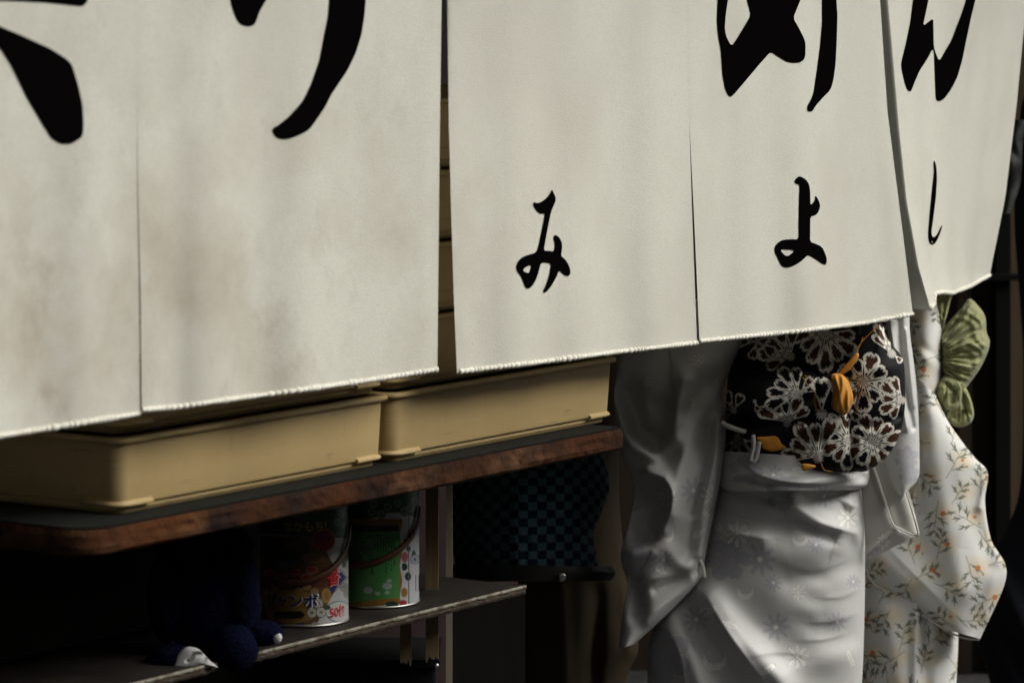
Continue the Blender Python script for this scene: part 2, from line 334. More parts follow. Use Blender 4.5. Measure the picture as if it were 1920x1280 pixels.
# shelf under the counter
shelf = thing('under_counter_shelf', 'dark shelf board with chipped pale front edge below the counter', 'shelf', stz(0.5, -0.2, 0.70))
TS = -0.17; zs = float(on_t(np.array(640), np.array(1183), TS)[2]); S_END = float((on_t(np.array(985), np.array(1097), TS) - O) @ D)
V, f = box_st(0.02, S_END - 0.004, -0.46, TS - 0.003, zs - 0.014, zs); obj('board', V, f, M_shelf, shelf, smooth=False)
ns = 160; ss = np.linspace(0.02, S_END, ns); jt = rng.standard_normal((2, ns)) * 0.0006
def strip(name, z0, z1, t, m, jit):
    A = stz(ss, t, z1 + 0 * ss); B = stz(ss, t + 0.001 + jit[0] * 0.7, z0 + jit[1]); Cc = stz(ss, t - 0.003, z1 + 0 * ss); Dd = stz(ss, t - 0.003, z0 + 0 * ss)
    V = np.stack([Cc, A, B, Dd], 1); obj(name, V, grid_faces(ns, 4, True), m, shelf)
strip('edge_trim', zs - 0.0045, zs + 0.0012, TS + 0.002, M_shelfedge, jt)
strip('ply_edge', zs - 0.015, zs - 0.0046, TS + 0.0005, M_shelfply, jt[::-1])

# timber battens and pale edged board standing behind the shelf
Yb = 6.62
def batten(label, x0, x1, y0, y1, Y):
    a = np.linspace(x0, x1, 9); bot = y1 + rng.standard_normal(9) * 3.5
    fr = np.concatenate([on_y(a, np.full(9, y0), Y), on_y(a, bot, Y)]); bk = fr + np.array([0, 0.02, 0])
    V = np.vstack([fr, bk]); f = []
    for k in range(8):
        f += [[k, k + 1, k + 10, k + 9], [18 + k + 1, 18 + k, 27 + k, 27 + k + 1], [9 + k, 10 + k, 28 + k, 27 + k], [k + 1, k, 18 + k, 19 + k]]
    f += [[0, 9, 27, 18], [8, 26, 35, 17]]
    tag(obj('batten', V, f, M_slat, smooth=False), label, 'batten', 'battens behind the shelf')
batten('left pale batten with ragged lower end below the shelf', 750, 771, 930, 1243, Yb)
batten('right wider pale batten with ragged lower end below the shelf', 798, 822, 900, 1233, Yb)
bd = thing('upright_board', 'dark upright board with a pale narrow edge beside the shelf', 'board', on_y(905, 1290, 6.95) * [1, 1, 0])
rect_y('edge', 836, 848, 880, 1600, 6.94, 0.03, M_paleedge, bd)
rect_y('face', 848.5, 985, 1098, 1600, 6.955, 0.02, M_dark, bd)
bx = thing('storage_box', 'black storage box standing low under the shelf', 'box', on_y(640, 1290, 6.7) * [1, 1, 0])
bxo = rect_y('body', 430, 818, 1246, 1700, 6.66, 0.2, M_iron, bx); bevel(bxo, 0.006)
rect_y('lid', 424, 824, 1236, 1250, 6.65, 0.22, M_iron, bx)
ball('stud', on_y(818, 1247, 6.64), 0.005, M_metal, bx, 8)

# ------------------------------------------------------------------ stacking trays
LT, DT, HT = 0.683, 0.40, 0.118
def tray_mesh(parts_root):
    def ring(inset, z, r=0.022, k=7, dl=0.0):
        hs_, ht = LT / 2 - inset, DT / 2 - inset; pts = []
        for cx, cy, a0 in ((1, 1, 0), (-1, 1, 1), (-1, -1, 2), (1, -1, 3)):
            for a in np.linspace(0, math.pi / 2, k):
                pts.append((cx * (hs_ - r) + r * math.cos(a0 * math.pi / 2 + a), cy * (ht - r) + r * math.sin(a0 * math.pi / 2 + a)))
        return np.array([D * s + N * t + np.array([0, 0, z]) for s, t in pts])
    def loft(name, prof, closed_bottom=False):
        rows = [ring(*p) for p in prof]; n = len(rows[0]); V = np.vstack(rows) + np.array(parts_root['_r']); f = grid_faces(len(rows), n, True)
        if closed_bottom: f.append(list(range(n))[::-1])
        return obj(name, V, f, M_tray, parts_root)
    loft('wall', [(0.022, 0.0, 0.016), (0.0185, 0.001, 0.018), (0.018, 0.0125, 0.018), (0.0125, 0.0135, 0.02), (0.0115, 0.0155, 0.021),
                  (0.0095, 0.050), (0.0070, HT - 0.011), (0.0070, HT - 0.009), (0.012, HT - 0.003), (0.0145, HT - 0.02), (0.016, 0.03), (0.018, 0.006, 0.018)], True)
    loft('rim', [(0.0072, HT - 0.0115), (0.0, HT - 0.0105, 0.026), (-0.002, HT - 0.0085, 0.027), (-0.002, HT - 0.0035, 0.027), (0.001, HT - 0.002, 0.026), (0.0122, HT - 0.0015), (0.0128, HT - 0.009)])
    # small lips at the four lower corners
    for cx in (1, -1):
        for cy in (1, -1):
            pts_o, pts_i = [], []
            ln = 0.052
            def path(off):
                hs_, ht, r = LT / 2 - 0.0125 + off, DT / 2 - 0.0125 + off, 0.021 + off
                P = [(hs_ - r - ln, ht)]
                for a in np.linspace(math.pi / 2, 0, 8): P.append((hs_ - r + r * math.cos(a), ht - r + r * math.sin(a)))
                P.append((hs_, ht - r - ln)); return [(cx * a, cy * b) for a, b in P]
            prof = [(-0.001, 0.0105), (0.0045, 0.0112), (0.0068, 0.0135), (0.0060, 0.0165), (0.002, 0.0185), (-0.001, 0.026)]
            rows = []
            for off, z in prof:
                P = path(off); e = 0.5 if off > 0.003 else 0
                rows.append(np.array([D * s + N * t + np.array([0, 0, z]) for s, t in P]))
            n = len(rows[0]); V = np.vstack(rows) + np.array(parts_root['_r']); f = grid_faces(len(rows), n)
            if cx * cy > 0: f = [q[::-1] for q in f]
            f += [[k * n for k in range(len(rows))], [k * n + n - 1 for k in range(len(rows))][::-1]]
            obj('corner_lip', V, f, M_tray, parts_root)
def copy_tree(o, parent=None):
    c = o.copy(); COL.objects.link(c)
    if parent is not None: c.parent = parent
    for ch in [x for x in bpy.data.objects if x.parent == o]: copy_tree(ch, c)
    return c
g = 'cream stacking trays on the counter'
base_l = stz(LT / 2 - 0.018, -DT / 2, CT); base_r = stz(0.667 + LT / 2, -DT / 2, CT)
tray0 = thing('food_tray', 'cream plastic tray at the front left of the counter, bottom of its stack', 'tray', base_l, g)
tray_mesh(tray0)
def put_tray(base, k, ds, dt, rz, label):
    c = copy_tree(tray0); c.location = base + np.array([0, 0, k * 0.1193]) + D * ds + N * dt; c.rotation_euler = (0, 0, rz); c['label'] = label
put_tray(base_l, 1, 0.004, -0.003, 0.004, 'cream plastic tray resting on the front left bottom tray')
ords = ['bottom cream tray of the right stack, beside the grey kimono sleeve', 'second cream tray up in the right stack', 'middle cream tray of the right stack seen through the curtain slit',
        'fourth cream tray up, seen only through the curtain slit', 'topmost cream tray seen at the top of the curtain slit']
for k in range(5): put_tray(base_r, k, (0, 0.003, -0.002, 0.002, 0.0)[k], (0, -0.004, -0.002, -0.004, -0.003)[k], (0, 0.003, -0.004, 0.002, 0.0)[k], ords[k])

# ------------------------------------------------------------------ noren curtain
T0 = 0.085; ZTOP = 2.24
noren = thing('noren_curtain', 'white cotton shop curtain in five panels with black brush lettering', 'curtain', stz(0.6, T0, 2.24))
def pl(pts): 
    p = np.asarray(pts, float); return lambda q: np.interp(q, p[:, 0], p[:, 1])
PANELS = []
def make_panel(left, right, hem, wave, label, curl=None, nu=150, nv=150):
    """left / right: x at picture height y; hem: y along x"""
    lx = pl([(y, x) for x, y in left]); rx = pl([(y, x) for x, y in right]); hemf = pl(hem)
    def uv_to_px(u, v):
        # top row sits at ZTOP, bottom row on the hem
        xb = lx(2000) + (rx(2000) - lx(2000)) * u; yb = hemf(xb)
        yt = -560.0 + 0 * u
        py = yt + (yb - yt) * v; px = lx(py) + (rx(py) - lx(py)) * u
        return px, py
    def px_to_uv(px, py):
        u = (px - lx(py)) / (rx(py) - lx(py)); xb = lx(2000) + (rx(2000) - lx(2000)) * u
        return u, (py + 560.0) / (hemf(xb) + 560.0)
    u = np.linspace(0, 1, nu)[None, :]; v = np.linspace(0, 1, nv)[:, None]; u, v = np.broadcast_arrays(u, v)
    px, py = uv_to_px(u, v); P = on_t(px, py, T0 + wave(u, v))
    ncol = nu
    if curl is not None:
        w_, amt = curl; k = np.linspace(1, 0, 10)[:-1]
        vv = v[:, :1]
        ext = [P[:, :1] - N * (w_ * q * amt(vv))[..., None] * 1.0 - D * (0.006 * math.sin(q * 2.2))  for q in k]
        P = np.concatenate(ext + [P], 1); ncol = P.shape[1]
    o = obj('panel', P, grid_faces(nv, ncol), M_noren, noren); o['label'] = label
    # bumpy overlocked hem
    nb = 700; uu = np.linspace(0, 1, nb); hx, hy = uv_to_px(uu, np.ones(nb)); H = on_t(hx, hy, T0 + wave(uu, np.ones(nb)))
    ln = np.concatenate([[0], np.cumsum(np.linalg.norm(np.diff(H, axis=0), axis=1))])
    lq = ln + 0.003 * np.interp(ln, np.arange(0, ln[-1] + .1, 0.02), rng.standard_normal(len(np.arange(0, ln[-1] + .1, 0.02)))); ph = (lq / 0.0115) % 1.0; jit = np.interp(ln, np.arange(0, ln[-1] + .05, 0.0135), 1 + 0.25 * rng.standard_normal(len(np.arange(0, ln[-1] + .05, 0.0135))))
    r = 0.0026 + 0.0025 * np.clip(jit, 0.1, 2) * np.abs(np.sin(ph * math.pi)) ** 0.7
    tube('hem_stitching', H + np.array([0, 0, 0.0015]), r, M_stitch, o, seg=6)
    rec = dict(obj=o, px_to_uv=px_to_uv, wave=wave); PANELS.append(rec); return rec
WR = [(1 / (1 + 0.10 * k_), rng.uniform(4, 8 + 4 * k_), rng.uniform(-6 - 2 * k_, 6 + 2 * k_), rng.uniform(0, 6)) for k_ in range(9)]
def wv(*terms):
    """terms: (amp, centre u, width, growth power down the cloth)"""
    def f(u, v):
        w = np.zeros(np.broadcast(u, v).shape)
        for a, c, s, g_ in terms: w = w + 0.5 * a * np.exp(-((u - c) / s) ** 2) * v ** g_
        k = np.sin(np.clip(u, 0, 1) * math.pi) ** 0.6
        k2 = sum(a_ * np.sin(fu * u + fv * v + p_) for a_, fu, fv, p_ in WR)
        return w + (0.0025 * np.sin(u * 21 + v * 3) * v + 0.0012 * np.sin(u * 9 + v * 14) + 0.0011 * k2 * (0.3 + v)) * k
    return f
make_panel([(-330, -700), (-330, 2000)], [(257, -700), (257, 120), (257, 330), (261, 560), (262, 780), (262, 2000)], [(-400, 868), (0, 819), (120, 800), (262, 777)],
           wv((0.022, 0.35, 0.12, 1), (-0.016, 0.62, 0.14, 1), (0.010, 0.84, 0.07, 1.3)), 'leftmost curtain panel, stained, with a broad black brush stroke')
make_panel([(256, -700), (256.5, 120), (258.2, 330), (263.5, 560), (266, 780), (266, 2000)], [(829, -700), (828, 0), (824, 300), (820, 700), (820, 2000)], [(266, 770), (330, 765), (450, 748), (600, 728), (740, 707), (820, 694)],
           wv((-0.008, 0.11, 0.06, 0.8), (0.012, 0.24, 0.09, 1.4), (-0.013, 0.42, 0.10, 2), (0.012, 0.60, 0.11, 1.5), (-0.010, 0.83, 0.09, 2), (0.006, 0.96, 0.05, 2)), 'curtain panel with a long curved black brush stroke')
make_panel([(846, -700), (845, 0), (846, 240), (850, 400), (855, 560), (861, 700), (861, 2000)], [(1287, -700), (1288, 0), (1291, 180), (1297, 380), (1307, 645), (1307, 2000)], [(861, 698), (1000, 682), (1160, 661), (1309, 644)],
           wv((0.012, 0.30, 0.20, 1), (-0.012, 0.62, 0.16, 1.2), (0.008, 0.84, 0.08, 1)), 'middle curtain panel with one small black character',
           curl=(0.008, lambda v: np.clip((0.66 - v) * 2.4, 0, 1) + 0.02))
make_panel([(1286, -700), (1287, 0), (1290, 180), (1301, 400), (1312, 645), (1312, 2000)], [(1635, -700), (1650, 0), (1664, 210), (1688, 400), (1712, 592), (1712, 2000)], [(1312, 641), (1500, 622), (1620, 607), (1716, 589)],
           wv((-0.012, 0.22, 0.13, 1), (0.014, 0.52, 0.18, 1), (-0.012, 0.80, 0.12, 1), (0.006, 0.97, 0.05, 1)), 'curtain panel with a large and a small black character over the grey kimono')
we = wv((0.010, 0.25, 0.12, 1), (0.016, 0.80, 0.10, 1.5))
make_panel([(1650, -700), (1664, 0), (1686, 250), (1700, 380), (1722, 500), (1744, 578), (1744, 2000)], [(1990, -700), (1925, 0), (1906, 200), (1885, 370), (1856, 515), (1856, 2000)], [(1744, 580), (1753, 571), (1759, 552), (1774, 549), (1790, 551), (1822, 538), (1856, 517)],
           lambda u, v: we(u, v) - 0.20 * u * v ** 1.5, 'rightmost narrow curtain panel turned back at both edges', curl=(0.050, lambda v: 1.0 + 0 * v))
tube('rod', [stz(-1.0, T0 + 0.0, 2.255), stz(2.9, T0, 2.255)], 0.016, M_wood, noren, seg=12)

def glyph(panel, outline, holes=(), name='lettering', sub=3.5, chaikin=2):
    def ch(P):
        P = np.asarray(P, float)
        for _ in range(chaikin):
            Q = np.roll(P, -1, 0); d = np.linalg.norm(Q - P, axis=1)[:, None]; k = np.minimum(0.25, 4.0 / np.maximum(d, 1e-6))
            P = np.stack([P + (Q - P) * k, Q - (Q - P) * k], 1).reshape(-1, 2)
        return P
    bm = bmesh.new(); edges = []
    for loop in [outline, *holes]:
        P = ch(loop); vs_ = [bm.verts.new((x, y, 0)) for x, y in P]
        edges += [bm.edges.new((vs_[i], vs_[(i + 1) % len(vs_)])) for i in range(len(vs_))]
    bmesh.ops.triangle_fill(bm, use_beauty=True, use_dissolve=False, edges=edges)
    for _ in range(3):
        long = [e for e in bm.edges if e.calc_length() > 14]
        if not long: break
        bmesh.ops.subdivide_edges(bm, edges=long, cuts=1); bmesh.ops.triangulate(bm, faces=bm.faces[:])
    bm.verts.index_update(); xy = np.array([v.co[:2] for v in bm.verts]); fs = [[v.index for v in f.verts] for f in bm.faces]; bm.free()
    u, v = panel['px_to_uv'](xy[:, 0], xy[:, 1])
    P = on_t(xy[:, 0], xy[:, 1], T0 + panel['wave'](u, v) + 0.0012)
    return obj(name, P, fs, M_ink, panel['obj'])
def sc(pts, k, ox, oy): return [(ox + x / k, oy + y / k) for x, y in pts]
A_, B_, C_, D_, E_ = PANELS
glyph(A_, [(-200, -120), (195, -120), (176, -20), (158, 13), (134, 10), (84, 5), (40, 3), (-200, -4)])
glyph(A_, [(-120, -20), (-60, 18), (0, 50), (34, 64), (94, 91), (128, 113), (136, 124), (148, 165), (155, 198), (157, 235), (155, 257), (134, 270), (114, 270), (97, 260), (81, 235), (50, 183), (20, 121), (0, 91), (-70, -10)])
glyph(B_, [(426, -120), (432, 0), (437, 20), (445, 39), (452, 47), (462, 50), (472, 50), (479, 45), (484, 30), (489, 18), (503, -5), (530, -120)])
glyph(B_, [(622, -160), (620, -60), (618, 0), (615, 34), (608, 67), (600, 111), (584, 158), (568, 190), (544, 217), (522, 235), (512, 240), (511, 247), (517, 257), (529, 262), (547, 259), (571, 249), (582, 241), (599, 217), (612, 197), (620, 180), (633, 160), (650, 135), (667, 101), (678, 65), (683, 34), (686, 0), (690, -60), (694, -160)])
glyph(C_, sc([(720,130),(735,165),(755,205),(760,245),(740,290),(715,350),(690,460),(660,620),(637,748),(690,745),(740,757),(750,690),(745,650),(735,625),(740,595),(760,588),(790,610),(815,650),(823,700),(818,750),(812,800),(850,830),(885,880),(905,940),(905,975),(890,998),(870,1002),(840,985),(790,940),(770,1000),(730,1075),(680,1145),(650,1168),(632,1165),(632,1145),(655,1100),(690,1000),(713,880),(670,865),(608,868),(590,950),(560,1040),(520,1105),(480,1130),(450,1110),(435,1060),(410,1000),(370,950),(362,910),(375,860),(410,820),(470,790),(565,765),(590,680),(620,530),(650,375),(615,380),(580,365),(545,320),(530,285),(540,258),(570,272),(610,260),(660,225),(700,180)], 5.333, 900, 330),
      [sc([(515,893),(495,960),(480,972),(445,955),(428,940),(450,915),(490,895)], 5.333, 900, 330)], chaikin=1)
glyph(D_, sc([(510,130),(545,145),(575,175),(590,215),(595,280),(595,362),(620,340),(633,315),(633,280),(655,310),(672,350),(672,385),(655,425),(630,445),(595,452),(593,655),(640,670),(690,695),(715,750),(728,795),(722,830),(710,840),(680,825),(640,795),(575,755),(545,790),(500,825),(450,850),(410,860),(370,850),(350,815),(320,755),(308,720),(315,685),(340,655),(380,637),(440,634),(503,634),(503,500),(505,350),(510,195),(485,193),(468,175),(475,155),(495,135)], 4.265, 1380, 300),
      [sc([(355,718),(380,713),(440,716),(470,722),(450,745),(408,772),(375,748)], 4.265, 1380, 300)], chaikin=1)
glyph(D_, sc([(280,-330),(275,0),(270,120),(278,200),(292,270),(300,400),(315,480),(330,512),(345,522),(360,510),(420,440),(500,345),(560,278),(600,305),(650,335),(690,340),(725,335),(745,310),(747,240),(740,210),(715,160),(680,98),(700,50),(720,0),(760,-120),(700,-300),(450,-330)], 2.866, 1250, 0),
      [sc([(350,-120),(330,0),(318,80),(312,160),(325,210),(350,250),(375,215),(420,140),(453,85),(440,30),(432,0),(410,-110)], 2.866, 1250, 0)], chaikin=1)
glyph(D_, sc([(830,-330),(836,0),(836,120),(825,250),(805,400),(790,500),(775,540),(755,570),(757,598),(770,602),(785,598),(800,570),(840,525),(880,485),(895,440),(908,350),(915,200),(918,80),(912,0),(900,-330)], 2.866, 1250, 0), chaikin=1)
glyph(E_, sc([(1380,-300),(1325,0),(1310,120),(1285,240),(1262,330),(1260,360),(1275,430),(1292,485),(1305,493),(1315,490),(1330,450),(1360,380),(1400,320),(1430,262),(1437,290),(1445,520),(1450,542),(1465,546),(1490,535),(1530,480),(1565,410),(1590,320),(1610,220),(1640,80),(1660,0),(1690,-200),(1660,-200),(1610,0),(1580,90),(1530,220),(1465,330),(1447,290),(1436,252),(1433,98),(1378,142),(1395,60),(1408,0),(1460,-300)], 2.866, 1250, 0), chaikin=1)
glyph(E_, [(1752,300),(1756,312),(1757,335),(1755,370),(1750,410),(1746,438),(1750,446),(1757,440),(1765,422),(1767,424),(1762,440),(1755,455),(1748,460),(1742,455),(1740,440),(1743,400),(1748,350),(1751,322),(1750,305)], chaikin=1)

# ------------------------------------------------------------------ printed patterns
def seg_mask(px, py, a, b, wa, wb):
    ab = (b[0] - a[0], b[1] - a[1]); l2 = ab[0] ** 2 + ab[1] ** 2 + 1e-9
    t = np.clip(((px - a[0]) * ab[0] + (py - a[1]) * ab[1]) / l2, 0, 1)
    return np.hypot(px - a[0] - t * ab[0], py - a[1] - t * ab[1]) < wa + (wb - wa) * t
def hash1(x, y, k=0): return (np.sin(x * 12.9898 + y * 78.233 + k * 37.7) * 43758.5453) % 1.0

def kiku(cols, px, py, c, R, n, a0, span, fills, squash=1.0, white=(0.72, 0.69, 0.61), dim=1.0):
    """chrysanthemum with separate teardrop petals: pale outline, dark or brown ragged core"""
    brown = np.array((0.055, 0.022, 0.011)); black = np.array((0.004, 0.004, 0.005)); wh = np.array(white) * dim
    near = np.where((np.abs(px - c[0]) < R * 1.25) & (np.abs(py - c[1]) < R * 1.25))[0]
    if len(near) == 0: return
    x = px[near] - c[0]; y = (py[near] - c[1]) / squash
    for k in range(n):
        rr = R * (0.82 + 0.30 * ((k * 7 + int(c[0])) % 5) / 4.0)
        an = math.radians(a0 + span * (k + 0.5) / n); ca, sa = math.cos(an), -math.sin(an)
        a = (x * ca + y * sa) / rr; b = (-x * sa + y * ca)
        half = math.radians(span / n) * 0.5 * 0.86
        wmax = min(math.tan(min(half, 0.6)) * rr * 0.95, rr * 0.29)
        aa = np.clip(a, 0, 1)
        w = wmax * np.where(aa < 0.74, (0.07 + 0.93 * (aa / 0.74) ** 1.6), np.sqrt(np.clip(1 - ((aa - 0.74) / 0.26) ** 2, 0, 1)))
        notch = 0.05 * (np.abs(b) < wmax * 0.16)
        inside = (a > 0.12) & (a < 1.0 - notch) & (np.abs(b) < w)
        q = np.abs(b) / np.maximum(w, 1e-6)
        jag = 0.16 * (hash1(np.floor(a * 26), np.floor(np.sign(b) * 3), k + c[0]) - 0.5)
        core = (q < 0.63 + jag * 1.4) & (a > 0.38 + 0.10 * hash1(np.floor(b), 3, k)) & (a < 0.86 + 0.12 * (hash1(np.floor(b * 0.8), 7, k) - 0.5))
        slit = (q < 0.4) & (a <= 0.30) & (a > 0.2)
        fill = brown if fills[k % len(fills)] else black
        cols[near[inside]] = wh * (0.9 + 0.2 * hash1(np.floor(px[near[inside]] * 0.7), np.floor(py[near[inside]] * 0.7)))[:, None]
        cols[near[inside & slit]] = black
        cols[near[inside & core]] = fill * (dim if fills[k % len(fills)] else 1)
    rr = np.hypot(x, y) < R * (0.13 + 0.03 * np.sin(np.arctan2(y, x) * 13))
    cols[near[rr]] = wh * 0.62
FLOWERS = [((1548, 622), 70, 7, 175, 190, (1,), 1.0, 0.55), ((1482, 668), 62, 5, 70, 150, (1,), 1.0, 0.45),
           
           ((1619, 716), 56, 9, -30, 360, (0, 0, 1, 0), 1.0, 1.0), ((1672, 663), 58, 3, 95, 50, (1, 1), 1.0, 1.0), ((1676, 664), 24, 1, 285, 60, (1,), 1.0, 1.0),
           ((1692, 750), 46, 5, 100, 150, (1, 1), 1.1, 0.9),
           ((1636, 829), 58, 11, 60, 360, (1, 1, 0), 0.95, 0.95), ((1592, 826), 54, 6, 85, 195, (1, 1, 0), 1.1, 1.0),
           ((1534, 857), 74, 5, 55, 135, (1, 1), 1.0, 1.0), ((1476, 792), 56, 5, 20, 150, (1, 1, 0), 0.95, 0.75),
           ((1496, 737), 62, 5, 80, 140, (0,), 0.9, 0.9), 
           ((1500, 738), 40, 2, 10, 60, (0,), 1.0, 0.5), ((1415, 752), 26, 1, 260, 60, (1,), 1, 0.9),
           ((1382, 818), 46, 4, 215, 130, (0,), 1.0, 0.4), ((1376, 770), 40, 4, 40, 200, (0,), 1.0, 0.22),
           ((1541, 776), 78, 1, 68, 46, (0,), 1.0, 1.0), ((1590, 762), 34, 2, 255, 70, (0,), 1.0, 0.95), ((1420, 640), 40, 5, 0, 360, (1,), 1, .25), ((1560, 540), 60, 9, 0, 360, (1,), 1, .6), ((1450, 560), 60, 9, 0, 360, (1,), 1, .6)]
def obi_color(px, py):
    cols = np.tile(np.array((0.0045, 0.0045, 0.0055)), (len(px), 1))
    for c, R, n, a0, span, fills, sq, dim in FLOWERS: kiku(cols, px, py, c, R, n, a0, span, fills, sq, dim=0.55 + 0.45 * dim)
    return cols
def silk_color(seed, base=(0.55, 0.55, 0.53), motifs=None):
    def f(px, py):
        r = np.random.default_rng(seed); cols = np.tile(np.array(base), (len(px), 1))
        lav = np.array((0.405, 0.398, 0.435)); pale = np.array((0.76, 0.755, 0.70)); dk = np.array((0.38, 0.375, 0.38))
        def peony(c, R, n):
            near = np.where((np.abs(px - c[0]) < R * 2) & (np.abs(py - c[1]) < R * 2))[0]; x = px[near] - c[0]; y = py[near] - c[1]
            ph = r.random() * 6
            for ringr, cnt, pr in ((0.95, n, 0.50), (0.42, 3, 0.42)):
                for k in range(cnt):
                    a = ph + 2 * math.pi * k / cnt; d = np.hypot(x - ringr * R * math.cos(a), (y - ringr * R * math.sin(a)) * 1.15) / (pr * R)
                    cols[near[(d < 1.0)]] = np.array(base) * 0.70; cols[near[d < 0.90]] = lav * (1.05 if ringr > .5 else 1.10)
        def daisy(c, R, n, colr):
            near = np.where((np.abs(px - c[0]) < R * 1.3) & (np.abs(py - c[1]) < R * 1.3))[0]; x = px[near] - c[0]; y = py[near] - c[1]
            an = np.arctan2(y, x); rad = np.hypot(x, y) / R; pet = 0.5 + 0.5 * np.cos(an * n)
            cols[near[(rad < 0.50 + 0.58 * pet) & (rad > 0.20)]] = np.array(base) * 0.78; cols[near[(rad < 0.45 + 0.55 * pet) & (rad > 0.24) & (pet > 0.25)]] = colr; cols[near[(rad < 0.16)]] = pale
        def leaf(c, L, ang, colr):
            near = np.where((np.abs(px - c[0]) < L) & (np.abs(py - c[1]) < L))[0]; x = px[near] - c[0]; y = py[near] - c[1]
            a = (x * math.cos(ang) + y * math.sin(ang)) / L; b = np.abs(-x * math.sin(ang) + y * math.cos(ang)) / L
            wd = 0.26 * np.sqrt(np.clip(1 - (a * 1.6) ** 2, 0, 1)) * (0.75 + 0.25 * np.cos(a * 30)); cols[near[b < wd * 1.15]] = np.array(base) * 0.78; cols[near[(b < wd) & (b > 0.02)]] = colr
        def moon(c, R):
            d1 = np.hypot(px - c[0], py - c[1]); d2 = np.hypot(px - c[0], py - c[1] + R * 0.45); cols[(d1 < R) & (d2 > R * 0.85)] = pale
        for kind, c, R in (motifs or []):
            if kind == 'p': peony(c, R, 6)
            elif kind == 'd': daisy(c, R, 9, lav * 1.06)
            elif kind == 'w': daisy(c, R, 8, pale * 0.92)
            elif kind == 'l': leaf(c, R, r.random() * 3, pale)
            elif kind == 'm': moon(c, R)
        return cols * (1 + 0.02 * (hash1(np.floor(px * 0.9), np.floor(py / 7), 1) - 0.5))[:, None]
    return f
SKIRT_M = [('p', (1362, 1048), 30), ('d', (1425, 1048), 30), ('d', (1450, 1092), 16), ('m', (1398, 1108), 15), ('l', (1325, 1145), 34), ('l', (1368, 1170), 26),
           ('p', (1240, 1230), 40), ('d', (1305, 1160), 24), ('w', (1382, 1000), 26), ('l', (1345, 985), 28), ('p', (1470, 925), 24), ('d', (1545, 930), 20), ('m', (1500, 1010), 14), ('d', (1530, 1020), 16),
           ('w', (1497, 1110), 15), ('d', (1455, 1175), 26), ('w', (1495, 1230), 24), ('l', (1440, 1255), 28), ('l', (1595, 1235), 26), ('d', (1570, 1165), 18), ('w', (1590, 970), 22), ('m', (1340, 1235), 22),
           ('p', (1400, 880), 22), ('d', (1450, 890), 18), ('l', (1500, 880), 22), ('w', (1590, 895), 14), ('d', (1600, 1090), 14)]
SLEEVE_M = [('p', (1195, 1055), 26), ('d', (1245, 1050), 18), ('w', (1252, 935), 20), ('d', (1300, 920), 24), ('w', (1335, 930), 24), ('l', (1325, 965), 24), ('l', (1310, 1000), 26), ('l', (1240, 1070), 18),
            ('m', (1250, 1002), 14), ('w', (1240, 1095), 12), ('l', (1300, 755), 20), ('w', (1310, 675), 14), ('w', (1215, 715), 12), ('l', (1345, 712), 12), ('d', (1230, 1170), 12), ('w', (1312, 1070), 12)]

def branch_segments(c, size, ang, r, mirror):
    segs = []; ca, sa = math.cos(ang), math.sin(ang)
    def T(x, y): y = -y if mirror else y; return (c[0] + size * (x * ca - y * sa), c[1] + size * (x * sa + y * ca))
    stem = [(-0.55, 0.10), (-0.2, 0.03), (0.15, 0.0), (0.5, -0.10)]
    for a, b in zip(stem[:-1], stem[1:]): segs.append((T(*a), T(*b), 0.75, 0.65, 0))
    for k, x in enumerate((-0.25, -0.02, 0.16, 0.34, 0.46)):
        s = 1 if k % 2 else -1; ln = 0.34 - 0.04 * k + 0.06 * r.random(); sp = 0.75 + 0.3 * r.random()
        e = (x + ln * math.cos(sp), s * ln * math.sin(sp)); segs.append((T(x, 0.0), T(*e), 0.7, 1.2, 0))
        for q, dv in ((0.45, 0.55), (0.72, -0.5), (1.0, 0.1)):
            bx_ = (x + (e[0] - x) * q, e[1] * q); l2 = 0.17 + 0.06 * r.random(); an = sp * s + dv * s
            segs.append((T(*bx_), T(bx_[0] + l2 * math.cos(an), bx_[1] + l2 * math.sin(an)), 1.9, 0.5, 1))
    return segs
def floral_color(seed, spacing=47, size=46):
    def f(px, py):
        r = np.random.default_rng(seed); cols = np.tile(np.array((0.66, 0.655, 0.63)), (len(px), 1))
        pts = []
        x0, x1, y0, y1 = px.min(), px.max(), py.min(), py.max()
        for _ in range(6000):
            c = (r.uniform(x0, x1), r.uniform(y0, y1))
            if all((c[0] - q[0]) ** 2 + (c[1] - q[1]) ** 2 > spacing ** 2 for q in pts): pts.append(c)
        stem_c = np.array((0.24, 0.25, 0.20)); leaf_c = np.array((0.175, 0.19, 0.145))
        for i, c in enumerate(pts):                                   # warm blossom halos
            d = np.hypot(px - c[0] - 14, py - c[1] + 6); k = np.clip(1 - d / 26, 0, 1)[:, None] ** 0.8
            cols[:] = cols * (1 - 0.8 * k) + np.array((0.68, 0.55, 0.36)) * 0.8 * k
        for i, c in enumerate(pts):
            near = np.where((np.abs(px - c[0]) < size * 1.3) & (np.abs(py - c[1]) < size * 1.3))[0]
            if len(near) == 0: continue
            ang = r.choice([-1.2, -0.4, 0.9, 1.7, 2.6, -2.2]) + r.uniform(-0.3, 0.3); fl = r.random()
            for a, b, wa, wb, lf in branch_segments(c, size * (0.85 + 0.4 * r.random()), ang, r, fl > 0.5):
                mk = seg_mask(px[near], py[near], a, b, wa, wb); cols[near[mk]] = leaf_c if lf else stem_c
        for i, c in enumerate(pts):
            if i % 3 == 2: continue
            R = 4.9 if i % 3 == 0 else 3.2
            d = np.hypot(px - c[0] - 14, py - c[1] + 6); cols[d < R] = (0.56, 0.19, 0.085) if i % 3 == 0 else (0.50, 0.24, 0.10)
            if i % 2: cols[np.hypot(px - c[0] - 23, py - c[1] - 6) < 2.0] = (0.42, 0.22, 0.08)
        return cols
    return f

